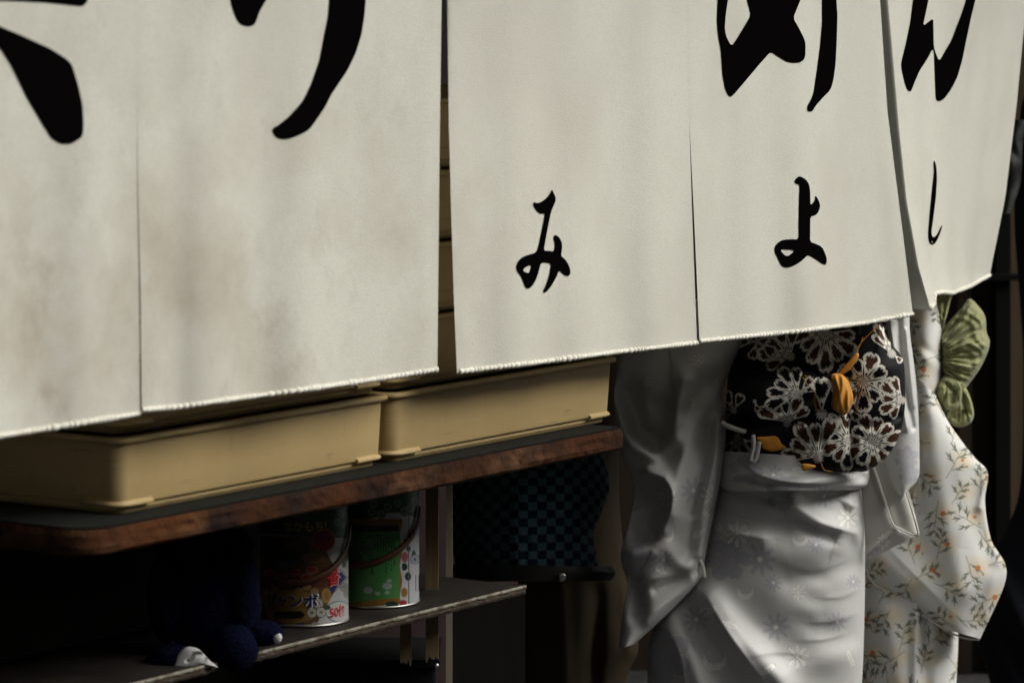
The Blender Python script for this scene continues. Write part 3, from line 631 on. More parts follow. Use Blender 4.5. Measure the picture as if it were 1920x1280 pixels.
def head(parent, x, y, Y, hair_label=None, face_dir=1):
    """neck and head carried on the shoulders, hidden behind the curtain"""
    c = on_y(np.array(x), np.array(y), Y); prof = [(0.075, -0.27, 0), (0.055, -0.22, 0), (0.052, -0.15, 0.0), (0.060, -0.11, .01), (0.074, -0.06, 0.015), (0.080, 0.0, .01), (0.076, 0.06, 0), (0.055, 0.10, 0), (0.015, 0.118, 0)]
    th = np.arange(24) * math.pi / 12; rows = [np.stack([c[0] + r * np.cos(th), c[1] + r * 1.15 * np.sin(th) + o_ * face_dir, np.full(24, c[2] + z)], 1) for r, z, o_ in prof]
    obj('body', np.vstack(rows), grid_faces(len(rows), 24, True), M_skin, parent)
    ball('hair', c + np.array([0, -0.012 * face_dir, 0.025]), 0.098, M_hair, parent, 16, (0.93, 1.12, 1.0), 0.01)
    ball('hair_bun', c + np.array([0, -0.105 * face_dir, 0.01]), 0.05, M_hair, parent, 12)

# ------------------------------------------------------------------ customer in the grey silk kimono
Y1 = 7.42
w1 = thing('person', 'person in grey damask kimono and black floral obi, back turned, under the curtain', 'person', on_y(1470, 1650, Y1) * [1, 1, 0])
SKIRT_CR = [([(1478, 925), (1490, 955), (1530, 980), (1612, 1000)], 0.013, 5, 26), ([(1420, 925), (1440, 950), (1490, 975), (1560, 1012)], 0.008, 6, 22), ([(1560, 925), (1590, 945), (1615, 950)], 0.009, 5, 16),
            ([(1598, 960), (1575, 1000), (1560, 1040)], 0.006, 5, 18), ([(1358, 985), (1380, 1000), (1440, 1008)], 0.010, 6, 20), ([(1350, 950), (1400, 965), (1470, 968)], 0.007, 6, 18),
            ([(1515, 1166), (1560, 1164), (1605, 1150)], 0.004, 4, 12), ([(1500, 1200), (1545, 1198), (1590, 1186)], 0.0035, 4, 12), ([(1540, 1120), (1580, 1118), (1615, 1100)], 0.0035, 4, 12),
            ([(1480, 1060), (1530, 1068), (1610, 1040)], 0.004, 6, 26), ([(1400, 1230), (1460, 1222), (1520, 1230)], 0.003, 5, 16), ([(1318, 1110), (1360, 1180), (1440, 1290)], 0.016, 24, 8), ([(1250, 1170), (1275, 1230), (1290, 1320)], 0.010, 16, 7)]
SLEEVE_CR = [([(1262, 700), (1270, 760), (1252, 835), (1215, 850), (1165, 800)], 0.026, 8, 34), ([(1352, 745), (1320, 770), (1290, 830), (1268, 920), (1262, 980)], 0.012, 26, 9), ([(1345, 790), (1335, 880), (1312, 970), (1300, 1050)], 0.012, 24, 8),
             ([(1200, 890), (1240, 893), (1262, 925), (1252, 980), (1225, 1030)], 0.026, 10, 34), ([(1172, 1080), (1215, 1085), (1270, 1075), (1318, 1055)], 0.010, 7, 24), ([(1200, 1165), (1250, 1130), (1310, 1088)], 0.008, 20, 7)]
def sleeve_fold(px, py):
    return 0.72 * crease(px, py, SLEEVE_CR) + 0.0018 * np.sin((px + 0.4 * py) / 13.0 + np.sin(py / 31.0))
def skirt_fold(px, py):
    cr = crease(px, py, SKIRT_CR)
    wz = np.exp(-((px - 1580) / 75.0) ** 2 - ((py - 1150) / 95.0) ** 2)
    q = py + 9 * np.sin(px / 37.0) - 0.10 * (px - 1500)
    return cr + 0.0022 * np.sin((px * 0.5 + py) / 23.0) + 0.002 * np.sin((px - py * 0.7) / 31.0) + wz * (0.0028 * np.sin(q / 7.5) * np.clip(np.sin(px / 26 + py / 60), 0, 1) + 0.002 * np.sin(q / 12.0 + 1))
drape('kimono_skirt', [(1368, 830), (1345, 900), (1318, 1000), (1275, 1100), (1222, 1185), (1214, 1280), (1216, 1450), (1225, 1650)],
      [(1600, 830), (1612, 890), (1621, 960), (1622, 1050), (1621, 1150), (1616, 1280), (1600, 1450), (1585, 1650)], Y1, 0.16, 0.15, M_silk, w1,
      folds=[([(1490, 945), (1540, 980), (1610, 1000)], 0.014, 16), ([(1440, 935), (1475, 965), (1560, 1010)], -0.012, 14), ([(1370, 990), (1430, 1010)], 0.012, 18), ([(1360, 960), (1470, 985)], -0.010, 18),
             ([(1370, 1010), (1480, 1040), (1570, 1020)], 0.010, 30), ([(1480, 1085), (1640, 1050)], -0.007, 22),
             ([(1330, 1120), (1390, 1200), (1470, 1290)], 0.030, 26), ([(1300, 1150), (1350, 1230), (1400, 1300)], -0.030, 26), ([(1255, 1160), (1290, 1230), (1320, 1320)], 0.018, 22), ([(1420, 1150), (1480, 1220), (1560, 1300)], -0.012, 40),
             ([(1600, 950), (1612, 1010)], 0.012, 14), ([(1575, 930), (1600, 985)], -0.010, 12), ([(1400, 1180), (1540, 1175)], -0.006, 30), ([(1470, 1260), (1600, 1225)], 0.010, 24)],
      nu=230, nv=330, color=silk_color(1, motifs=SKIRT_M), fold_fn=skirt_fold)
# folded tuck of cloth under the obi
def tuck_fold(px, py): return crease(px, py, [([(1395, 868), (1440, 896), (1540, 906), (1622, 890)], 0.010, 5, 16), ([(1360, 900), (1385, 893), (1410, 905)], 0.008, 4, 10), ([(1560, 880), (1600, 884), (1628, 872)], 0.007, 4, 10)]) + 0.002 * np.sin(px / 17.0 + py / 9.0)
drape('waist_tuck', [(1352, 845), (1350, 868), (1349, 892), (1352, 912), (1362, 921)], [(1622, 862), (1630, 880), (1630, 896), (1624, 910), (1606, 918)], Y1 - 0.045, 0.172, 0.16, M_silk, w1,
      folds=[([(1352, 908), (1420, 918), (1520, 920), (1618, 908)], 0.010, 8), ([(1380, 885), (1480, 905), (1600, 895)], 0.012, 12), ([(1400, 900), (1440, 912)], -0.010, 8), ([(1585, 885), (1622, 895)], -0.012, 8)],
      nu=150, nv=60, color=silk_color(1, motifs=SKIRT_M), fold_fn=tuck_fold)
drape('kimono_back', [(1372, 860), (1372, 740), (1376, 600), (1370, 480), (1395, 400), (1452, 372)], [(1650, 860), (1662, 740), (1660, 600), (1640, 480), (1580, 400), (1515, 372)], Y1 + 0.02, 0.13, 0.13, M_silk, w1,
      nu=60, nv=80, color=silk_color(3))
head(w1, 1484, 268, Y1 + 0.05)
# left sleeve hanging beside the counter
sl_folds = [([(1180, 740), (1200, 800), (1245, 842)], -0.055, 24), ([(1235, 760), (1250, 820)], -0.030, 18), ([(1160, 780), (1185, 835), (1230, 855), (1262, 825)], 0.022, 15),
            ([(1285, 715), (1265, 790), (1252, 840)], 0.024, 17), ([(1340, 745), (1290, 800), (1270, 900), (1262, 960)], 0.016, 18), ([(1350, 780), (1346, 850), (1325, 950), (1315, 1040)], 0.024, 13),
            ([(1330, 800), (1322, 880), (1300, 960)], -0.018, 11), ([(1195, 930), (1215, 960), (1210, 990)], -0.05, 26), ([(1215, 885), (1245, 895), (1258, 930), (1240, 990)], 0.018, 12), ([(1190, 1040), (1250, 1030), (1300, 1070)], 0.016, 20),
            ([(1190, 1100), (1195, 1150)], -0.03, 18), ([(1215, 1160), (1300, 1092)], 0.018, 18), ([(1230, 1105), (1310, 1068)], -0.010, 10), ([(1280, 700), (1340, 680)], 0.008, 20), ([(1300, 985), (1285, 1040)], -0.010, 12)]
drape('sleeve', [(1172, 560), (1163, 660), (1152, 730), (1154, 790), (1163, 850), (1186, 895), (1190, 935), (1170, 1010), (1164, 1050), (1176, 1095), (1168, 1150), (1160, 1215)],
      [(1425, 560), (1388, 650), (1354, 735), (1361, 775), (1360, 830), (1351, 895), (1339, 960), (1327, 1020), (1321, 1052), (1317, 1080), (1262, 1140), (1190, 1207)], Y1 - 0.10, 0.045, 0.04, M_silk, w1,
      folds=sl_folds, nu=170, nv=300, color=silk_color(2, motifs=SLEEVE_M), fold_fn=sleeve_fold, power=0.6)
tube('sleeve_piping', on_y(np.array([1312, 1318, 1321]), np.array([1048, 1062, 1082]), np.full(3, Y1 - 0.135)), 0.0035, M_pipe, w1, n=12)
# right sleeve with its open back edge
drape('sleeve', [(1650, 560), (1655, 640), (1664, 720), (1662, 800), (1655, 850), (1672, 910), (1690, 935)], [(1706, 560), (1706, 620), (1716, 700), (1722, 780), (1724, 850), (1722, 895), (1700, 922)], Y1 - 0.05, 0.035, 0.03, M_silk, w1,
      folds=[([(1668, 600), (1680, 680), (1700, 800)], 0.018, 7), ([(1685, 600), (1692, 700), (1710, 800)], -0.012, 7), ([(1652, 620), (1668, 690)], -0.02, 8), ([(1700, 620), (1714, 760)], 0.008, 5)],
      nu=80, nv=160, color=silk_color(5, motifs=[('p', (1700, 858), 16), ('p', (1704, 888), 14)]), power=0.6)
drape('sleeve_lining', [(1622, 835), (1640, 880), (1655, 930), (1675, 985)], [(1658, 828), (1682, 880), (1703, 940), (1720, 1000)], Y1 - 0.055, 0.006, 0.006, M_lining, w1, nu=30, nv=40,
      folds=[([(1640, 835), (1690, 985)], -0.004, 9)])
drape('sleeve_end', [(1602, 850), (1612, 900), (1620, 980), (1624, 1052)], [(1626, 846), (1650, 915), (1676, 984), (1719, 1003)], Y1 - 0.04, 0.008, 0.006, M_silk, w1, nu=60, nv=80,
      color=silk_color(6, (0.50, 0.47, 0.44), [('w', (1655, 1015), 14), ('d', (1640, 1035), 10)]), folds=[([(1624, 1040), (1680, 990)], 0.006, 5)])
tube('sleeve_piping', on_y(np.array([1626, 1642, 1658, 1674, 1690, 1712, 1720]), np.array([846, 885, 935, 981, 992, 1002, 1003]), np.full(7, Y1 - 0.066)), 0.0022, M_pipe, w1, n=50, seg=6)
tube('sleeve_piping', on_y(np.array([1660, 1684, 1705, 1721, 1719]), np.array([828, 880, 940, 994, 1003]), np.full(5, Y1 - 0.068)), 0.0026, M_pipe, w1, n=50, seg=6)
tube('sleeve_piping', on_y(np.array([1666, 1690, 1708, 1721]), np.array([830, 884, 938, 990]), np.full(4, Y1 - 0.068)), 0.0012, M_pipe, w1, n=40, seg=6)

# obi and its bow
YO = Y1 - 0.12
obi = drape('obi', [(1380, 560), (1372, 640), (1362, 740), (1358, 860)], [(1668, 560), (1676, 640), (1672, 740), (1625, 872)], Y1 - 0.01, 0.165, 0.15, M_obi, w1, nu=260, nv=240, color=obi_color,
            folds=[([(1370, 700), (1480, 705), (1560, 690)], -0.012, 10), ([(1362, 820), (1420, 826)], -0.012, 8)])
B1 = Y1 - 0.175
lobe('bow_fold', [(1385, 655), (1420, 618), (1480, 600), (1560, 590), (1608, 600), (1614, 640), (1606, 680), (1580, 702), (1530, 708), (1470, 700), (1410, 708), (1378, 700)], B1 + 0.03, 0.03, 0.02, M_obi, obi, power=0.36, color=obi_color, nr=110, nt=420,
     folds=[([(1400, 690), (1500, 690), (1590, 680)], -0.010, 8)])
lobe('bow_loop', [(1600, 640), (1640, 612), (1652, 606), (1668, 640), (1692, 672), (1697, 720), (1695, 780), (1680, 830), (1650, 868), (1610, 884), (1590, 850), (1586, 800), (1600, 770), (1606, 730), (1588, 700)], B1 - 0.01, 0.055, 0.03, M_obi, obi, power=0.36, color=obi_color, nr=130, nt=480,
     center=(1640, 750), folds=[([(1600, 790), (1640, 800), (1690, 780)], -0.010, 7), ([(1600, 700), (1660, 690)], 0.006, 14)])
lobe('bow_loop', [(1362, 740), (1375, 712), (1410, 700), (1470, 700), (1515, 697), (1540, 712), (1548, 745), (1540, 775), (1500, 800), (1460, 798), (1430, 800), (1400, 780), (1372, 772)], B1 - 0.005, 0.038, 0.02, M_obi, obi, power=0.36, color=obi_color, nr=120, nt=440,
     folds=[([(1380, 700), (1460, 702), (1530, 700)], 0.010, 8), ([(1400, 775), (1470, 770), (1530, 745)], -0.008, 8)])
lobe('bow_fold', [(1392, 812), (1420, 792), (1462, 782), (1520, 792), (1545, 800), (1560, 820), (1545, 850), (1500, 866), (1450, 862), (1410, 848)], B1 + 0.0, 0.028, 0.02, M_obi, obi, power=0.36, color=obi_color, nr=100, nt=380)
lobe('bow_loop', [(1500, 812), (1530, 790), (1570, 770), (1600, 780), (1624, 800), (1646, 812), (1664, 840), (1640, 872), (1604, 884), (1560, 884), (1520, 880), (1486, 858)], B1 - 0.02, 0.045, 0.03, M_obi, obi, power=0.36, color=obi_color, nr=120, nt=440,
     folds=[([(1594, 780), (1600, 830), (1592, 880)], -0.018, 7), ([(1540, 800), (1545, 860)], -0.006, 6)])
lobe('bow_knot', [(1530, 716), (1546, 704), (1566, 703), (1572, 740), (1566, 768), (1545, 776), (1532, 762)], B1 - 0.072, 0.022, 0.02, M_obi, obi, color=obi_color, nr=60, nt=200)
lobe('knot_lining', [(1558, 704), (1574, 700), (1588, 710), (1596, 728), (1600, 750), (1592, 770), (1582, 778), (1566, 770), (1558, 758), (1561, 730)], B1 - 0.085, 0.026, 0.02, M_orange, obi, nr=40, nt=120,
     fold_fn=lambda px, py: 0.0016 * np.sin(px / 1.9 + 0.8 * np.sin(py / 9.0)) + 0.0025 * np.sin(px / 4.7 + py / 17.0) + crease(px, py, [([(1566, 706), (1573, 735), (1568, 770)], 0.005, 2, 7), ([(1580, 704), (1590, 735), (1588, 768)], 0.004, 7, 2)]))
lobe('bow_tail', [(1532, 772), (1560, 768), (1590, 778), (1586, 792), (1560, 812), (1538, 806), (1524, 790)], B1 - 0.074, 0.012, 0.015, M_obi, obi, color=obi_color, nr=60, nt=200)
def lin(pts, y, name='lining_edge', h=0.004): lobe(name, pts, y, h, 0.003, M_orange, obi, nr=10, nt=60)
lin([(1572, 700), (1590, 678), (1606, 662), (1610, 668), (1596, 690), (1580, 702)], B1 - 0.068, 'lining_fold')
lin([(1418, 820), (1436, 818), (1456, 818), (1466, 832), (1474, 840), (1450, 846), (1432, 842), (1424, 830)], B1 - 0.032, 'lining_fold')
lin([(1506, 869), (1528, 872), (1526, 877), (1508, 882), (1503, 876)], B1 - 0.068, 'lining_fold')
lin([(1527, 738), (1540, 746), (1530, 758), (1536, 792), (1532, 776), (1526, 756)], B1 - 0.06, 'lining_fold')
for pts in ([(1505, 706), (1512, 718), (1524, 732), (1538, 746)], [(1509, 703), (1522, 714), (1534, 726)], [(1605, 655), (1622, 634), (1650, 608)], [(1528, 756), (1530, 774), (1537, 792)], [(1560, 884), (1545, 880), (1540, 868)], [(1604, 664), (1612, 648), (1618, 632)]):
    p = np.array(pts, float); tube('lining_edge', on_y(p[:, 0], p[:, 1], np.full(len(p), B1 - 0.062)), 0.0009, M_orange, obi, n=20, seg=6)
cord = tube('obi_cord', on_y(np.array([1352, 1366, 1385, 1408]), np.array([792, 799, 806, 812]), np.full(4, B1 - 0.01)), 0.0052, M_cord, obi, n=24)
tube('obi_cord', on_y(np.array([1412, 1413, 1408, 1410, 1416, 1420, 1424]), np.array([815, 838, 858, 866, 862, 848, 828]), np.full(7, B1 - 0.045)), 0.0045, M_cord, obi, n=40)

# ------------------------------------------------------------------ customer in the flowered kimono
Y2 = 7.80
w2 = thing('person', 'person in white kimono printed with leafy sprigs and orange blossoms, green bow', 'person', on_y(1690, 1600, Y2) * [1, 1, 0])
drape('kimono_skirt', [(1600, 900), (1596, 1000), (1600, 1150), (1604, 1280), (1610, 1420), (1615, 1560)], [(1760, 900), (1785, 1000), (1797, 1130), (1793, 1280), (1780, 1420), (1765, 1560)], Y2 + 0.04, 0.12, 0.12, M_floral, w2, nu=210, nv=330, color=floral_color(11),
      folds=[([(1720, 1120), (1716, 1300)], 0.012, 10), ([(1735, 1120), (1738, 1300)], -0.010, 12), ([(1660, 1150), (1690, 1300)], 0.010, 22)])
drape('kimono_back', [(1690, 470), (1694, 560), (1700, 660), (1690, 760), (1660, 880)], [(1742, 500), (1764, 570), (1768, 650), (1764, 720), (1752, 780)], Y2 + 0.0, 0.10, 0.10, M_floral, w2, nu=110, nv=220, color=floral_color(12, 44, 36),
      folds=[([(1715, 660), (1765, 690)], 0.004, 10), ([(1715, 640), (1765, 672)], -0.003, 8)])
drape('sleeve', [(1712, 700), (1716, 790), (1712, 880), (1692, 935), (1650, 1000), (1622, 1060), (1640, 1094), (1700, 1130), (1775, 1180)],
      [(1756, 742), (1775, 785), (1800, 822), (1828, 858), (1852, 886), (1847, 940), (1858, 1010), (1887, 1078), (1838, 1197)], Y2 - 0.06, 0.05, 0.045, M_floral, w2, nu=260, nv=360, color=floral_color(13),
      folds=[([(1740, 780), (1760, 900), (1800, 1100)], 0.014, 26), ([(1835, 890), (1820, 960), (1860, 1060)], -0.012, 18), ([(1700, 980), (1760, 1090)], -0.008, 30), ([(1850, 905), (1838, 950)], 0.010, 8), ([(1650, 1040), (1700, 1090)], 0.006, 18),
             ([(1728, 870), (1724, 960)], -0.012, 8), ([(1870, 1060), (1850, 1150)], 0.006, 14)], power=0.55, fold_fn=lambda px, py: crease(px, py, [([(1722, 800), (1728, 880), (1700, 960)], 0.014, 7, 26), ([(1770, 800), (1800, 900), (1835, 1010), (1868, 1080)], 0.004, 30, 16), ([(1845, 905), (1815, 960), (1800, 1030)], 0.005, 12, 26), ([(1650, 1010), (1700, 1060), (1790, 1150)], 0.006, 10, 30)]))
tube('sleeve_piping', on_y(np.array([1624, 1640, 1700, 1775, 1812, 1836]), np.array([1066, 1094, 1131, 1181, 1196, 1198]), np.full(6, Y2 - 0.07)), 0.0022, M_pipe, w2, n=60, seg=6)
head(w2, 1735, 250, Y2 + 0.05)
YG = Y2 + 0.02
def crinkle(cx, cy, k, amp):
    r = np.random.default_rng(int(cx + cy)); fs_ = [(r.uniform(0.5, 3.2) * k, r.uniform(0, 6), r.uniform(14, 40), r.uniform(0.2, 1.2)) for _ in range(10)]
    def f(px, py):
        a = np.arctan2(py - cy, px - cx); d = np.hypot(px - cx, py - cy); h = 0
        for fr, p_, dl, wob in fs_: h = h + np.abs(np.sin(0.5 * (a * fr + p_ + wob * np.sin(d / dl + p_)))) / (fr / k) ** 0.8
        n2 = np.sin(px / 5.1 + 2 * np.sin(py / 9.0)) * np.sin(py / 4.3 + 1.5 * np.sin(px / 11.0))
        return amp * (0.75 * h + 0.6 * n2) * np.clip(d / 40, 0.3, 1)
    return f
gb = drape('green_obi', [(1700, 520), (1702, 640), (1700, 760)], [(1766, 540), (1772, 640), (1766, 790)], Y2 + 0.03, 0.105, 0.10, M_green, w2, nu=40, nv=40)
lobe('bow_loop', [(1764, 668), (1764, 622), (1776, 606), (1800, 580), (1818, 560), (1838, 578), (1848, 596), (1850, 622), (1856, 640), (1852, 660), (1838, 690), (1818, 718), (1802, 736), (1786, 720), (1768, 700)], YG - 0.02, 0.045, 0.03, M_green, gb, nr=60, nt=260,
     center=(1775, 655), fold_fn=crinkle(1745, 672, 13, 0.007), folds=[([(1768, 628), (1800, 600), (1812, 568)], -0.012, 6), ([(1770, 640), (1850, 650)], 0.006, 6)])
lobe('bow_loop', [(1750, 556), (1758, 546), (1774, 544), (1786, 550), (1782, 566), (1776, 590), (1766, 620), (1758, 600)], YG - 0.04, 0.02, 0.02, M_green, gb, nr=30, nt=120, fold_fn=crinkle(1762, 640, 22, 0.004))
lobe('bow_knot', [(1758, 720), (1772, 704), (1796, 712), (1804, 730), (1800, 756), (1784, 770), (1764, 760), (1754, 740)], YG - 0.06, 0.025, 0.02, M_green, gb, nr=30, nt=120, fold_fn=crinkle(1780, 690, 14, 0.005), folds=[([(1775, 720), (1790, 735), (1785, 755)], -0.012, 5)])
lobe('bow_tail', [(1760, 748), (1780, 764), (1800, 752), (1804, 722), (1816, 736), (1826, 770), (1822, 790), (1806, 800), (1788, 798), (1770, 780)], YG - 0.03, 0.022, 0.02, M_green, gb, nr=30, nt=140, fold_fn=crinkle(1800, 720, 16, 0.005), folds=[([(1792, 782), (1810, 770), (1806, 745)], -0.02, 7)])

# ------------------------------------------------------------------ person in black at the right edge, and one in brown inside
w3 = thing('person', 'person in dark navy coat at the right edge of the doorway', 'person', on_y(1990, 1560, 8.6) * [1, 1, 0])
drape('coat', [(1935, 150), (1915, 200), (1906, 320), (1902, 420), (1912, 560), (1919, 700), (1914, 900), (1888, 990), (1846, 1070), (1830, 1190), (1858, 1290), (1880, 1500)], [(2060, 150), (2090, 200), (2100, 320), (2105, 420), (2100, 560), (2095, 700), (2100, 900), (2110, 990), (2115, 1070), (2120, 1190), (2110, 1290), (2090, 1500)], 8.6, 0.12, 0.12, M_navy, w3, nu=50, nv=90,
      folds=[([(1870, 1080), (1920, 1180)], 0.02, 20), ([(1860, 1150), (1920, 1260)], -0.02, 18)])
drape('scarf', [(1900, 225), (1888, 270), (1884, 330), (1880, 400)], [(1925, 225), (1918, 270), (1914, 340), (1896, 400)], 8.52, 0.03, 0.03, M_greycloth, w3, nu=30, nv=40, folds=[([(1888, 270), (1912, 300)], -0.012, 8), ([(1885, 345), (1912, 320)], -0.012, 7)])
head(w3, 1996, 60, 8.62)
w0 = thing('person', 'person in brown coat standing in the dark behind the checked bag', 'person', on_y(1080, 1620, 7.75) * [1, 1, 0])
drape('coat', [(1000, 500), (985, 700), (978, 900), (972, 1000), (972, 1150), (975, 1280), (980, 1560)], [(1150, 500), (1165, 700), (1160, 900), (1166, 1000), (1178, 1090), (1192, 1160), (1196, 1220), (1170, 1300), (1160, 1560)], 7.75, 0.12, 0.12, M_coat, w0, nu=70, nv=90,
      folds=[([(1120, 1110), (1110, 1300)], -0.02, 18), ([(1170, 1100), (1180, 1220)], 0.01, 10), ([(1050, 1100), (1060, 1300)], 0.012, 16)])
head(w0, 1075, 330, 7.8)
bag = thing('checked_bag', 'bulging teal and black checked cloth bag with black base under the counter', 'bag', on_y(1000, 1090, 7.5))
def check_color(px, py):
    xx = (px - 978) + 0.0006 * (px - 978) * np.abs(px - 978) * 0 ; xx = 165 * np.arcsin(np.clip((px - 990) / 165, -1, 1)); yy = py - 1060 - 16 * ((px - 990) / 150) ** 2 + 3 * np.sin(px / 33); k = np.floor(xx / 17.6) + np.floor(yy / 15.2)
    cols = np.where((k % 2 == 0)[:, None], np.array((0.050, 0.088, 0.105)), np.array((0.006, 0.010, 0.020)))
    return cols * (0.85 + 0.3 * hash1(np.floor(px * 1.3), np.floor(py * 1.3)))[:, None]
drape('cloth', [(862, 840), (850, 900), (846, 960), (848, 1020), (856, 1062), (880, 1072)], [(1130, 840), (1142, 900), (1138, 935), (1114, 995), (1118, 1040), (1124, 1068)], 7.5, 0.15, 0.05, M_check, bag, nu=220, nv=170, color=check_color,
      folds=[([(972, 930), (970, 1070)], 0.012, 24), ([(990, 1000), (985, 1070)], -0.006, 5), ([(1060, 880), (1040, 1000)], 0.008, 30)])
drape('base', [(848, 1056), (844, 1070), (850, 1090)], [(1146, 1062), (1154, 1074), (1146, 1088)], 7.48, 0.16, 0.05, M_blackleather, bag, nu=60, nv=16)
lobe('clasp', [(1047, 1075), (1058, 1074), (1062, 1080), (1058, 1088), (1048, 1089)], 7.318, 0.004, 0.006, M_metal, bag, nr=10, nt=40)

# ------------------------------------------------------------------ snack tins on the shelf
def text_mesh(body, size):
    cu = bpy.data.curves.new('t', 'FONT'); cu.body = body; cu.size = size; cu.align_x = 'CENTER'; cu.align_y = 'CENTER'; cu.resolution_u = 3; cu.offset = 0.022 * size
    ob = bpy.data.objects.new('t', cu); COL.objects.link(ob); dg = bpy.context.evaluated_depsgraph_get(); me = bpy.data.meshes.new_from_object(ob.evaluated_get(dg))
    bm = bmesh.new(); bm.from_mesh(me); bmesh.ops.triangulate(bm, faces=bm.faces[:])
    for _ in range(3):
        long = [e for e in bm.edges if e.calc_length() > 0.006]
        if not long: break
        bmesh.ops.subdivide_edges(bm, edges=long, cuts=1); bmesh.ops.triangulate(bm, faces=bm.faces[:])
    bm.verts.index_update(); V = np.array([v.co[:] for v in bm.verts]); fs = [[v.index for v in f.verts] for f in bm.faces]
    bm.free(); bpy.data.objects.remove(ob); return V, fs
def tin(label, cxp, bot, rad, ht, colfn, texts, strap_pts, seam_x):
    fb = on_z(np.array(cxp), np.array(bot), zs + 0.001); vdir = np.array([fb[0], fb[1], 0]); vdir /= np.linalg.norm(vdir)
    c = fb + vdir * rad; c[2] = zs + 0.001
    t = thing('snack_tin', label, 'tin', c, 'snack tins on the shelf')
    nt_, nz = 520, 260; a0 = math.atan2(-vdir[1], -vdir[0])
    th = a0 + np.arange(nt_) * 2 * math.pi / nt_; zz = np.linspace(0.004, ht - 0.004, nz)
    V = np.stack(np.broadcast_arrays(c[0] + rad * np.cos(th)[None], c[1] + rad * np.sin(th)[None], c[2] + zz[:, None]), -1)
    px, py = proj(V); obj('label_wrap', V, grid_faces(nz, nt_, True), M_label, t, cols=colfn(px.ravel(), py.ravel()))
    def ringp(name, prof, m):
        rows = [np.stack([c[0] + r * np.cos(th[::8]), c[1] + r * np.sin(th[::8]), np.full(len(th[::8]), c[2] + z)], 1) for r, z in prof]
        n = len(rows[0]); obj(name, np.vstack(rows), grid_faces(len(rows), n, True) + [list(range(n))[::-1], [(len(rows) - 1) * n + k for k in range(n)]], m, t)
    ringp('bottom_rim', [(rad - 0.003, 0), (rad + 0.0015, 0.001), (rad + 0.0015, 0.0035), (rad - 0.0008, 0.0042)], M_metal)
    ringp('lid', [(rad - 0.0008, ht - 0.0045), (rad + 0.002, ht - 0.004), (rad + 0.002, ht), (rad - 0.004, ht + 0.001)], M_metal)
    for body, x, y, size, m, off, stretch in texts:
        TV, fs = text_mesh(body, size); P0 = on_y(np.array(x), np.array(y), c[1] - rad * 0.7)
        # angle whose picture x matches
        ths = np.linspace(a0 - 1.35, a0 + 1.35, 400); gx, gy = proj(np.stack([c[0] + rad * np.cos(ths), c[1] + rad * np.sin(ths), np.full(400, P0[2])], 1))
        ac = np.interp(x, gx, ths); zc = P0[2]
        q, w_ = proj(np.array([[c[0] + rad * math.cos(ac), c[1] + rad * math.sin(ac), zc]])); zc += (w_[0] - y) * c[1] / F_PX
        an = ac + TV[:, 0] * stretch / rad; rr = rad + off
        obj('lettering', np.stack([c[0] + rr * np.cos(an), c[1] + rr * np.sin(an), zc + TV[:, 1]], 1), fs, m, t, smooth=False)
    sp = np.asarray(strap_pts, float); r_ = rays(sp[:, 0], sp[:, 1])
    # lay the handle on the front of the tin
    A2 = (r_[:, :2] ** 2).sum(1); q = CAM[:2] - c[:2]; B2 = 2 * (r_[:, :2] @ q); C2 = q @ q - (rad + 0.005) ** 2
    disc = np.maximum(B2 ** 2 - 4 * A2 * C2, 0); k = (-B2 - np.sqrt(disc)) / (2 * A2); P = CAM + r_ * k[:, None]
    tube('handle', P, 0.0055, M_strap, t, n=60, seg=8, flat=0.45)
    return t
def blob(px, py, x, y, rx, ry): return ((px - x) / rx) ** 2 + ((py - y) / ry) ** 2 < 1
def small_kiku(cols, px, py, x, y, R, petal=(0.66, 0.65, 0.6), core=(0.30, 0.22, 0.06), line=(0.02, 0.03, 0.03)):
    d = np.hypot(px - x, py - y); an = np.arctan2(py - y, px - x)
    cols[d < R * 1.12] = line; cols[(d < R) & (np.abs(np.sin(an * 7)) > 0.22)] = petal; cols[d < R * 0.36] = core
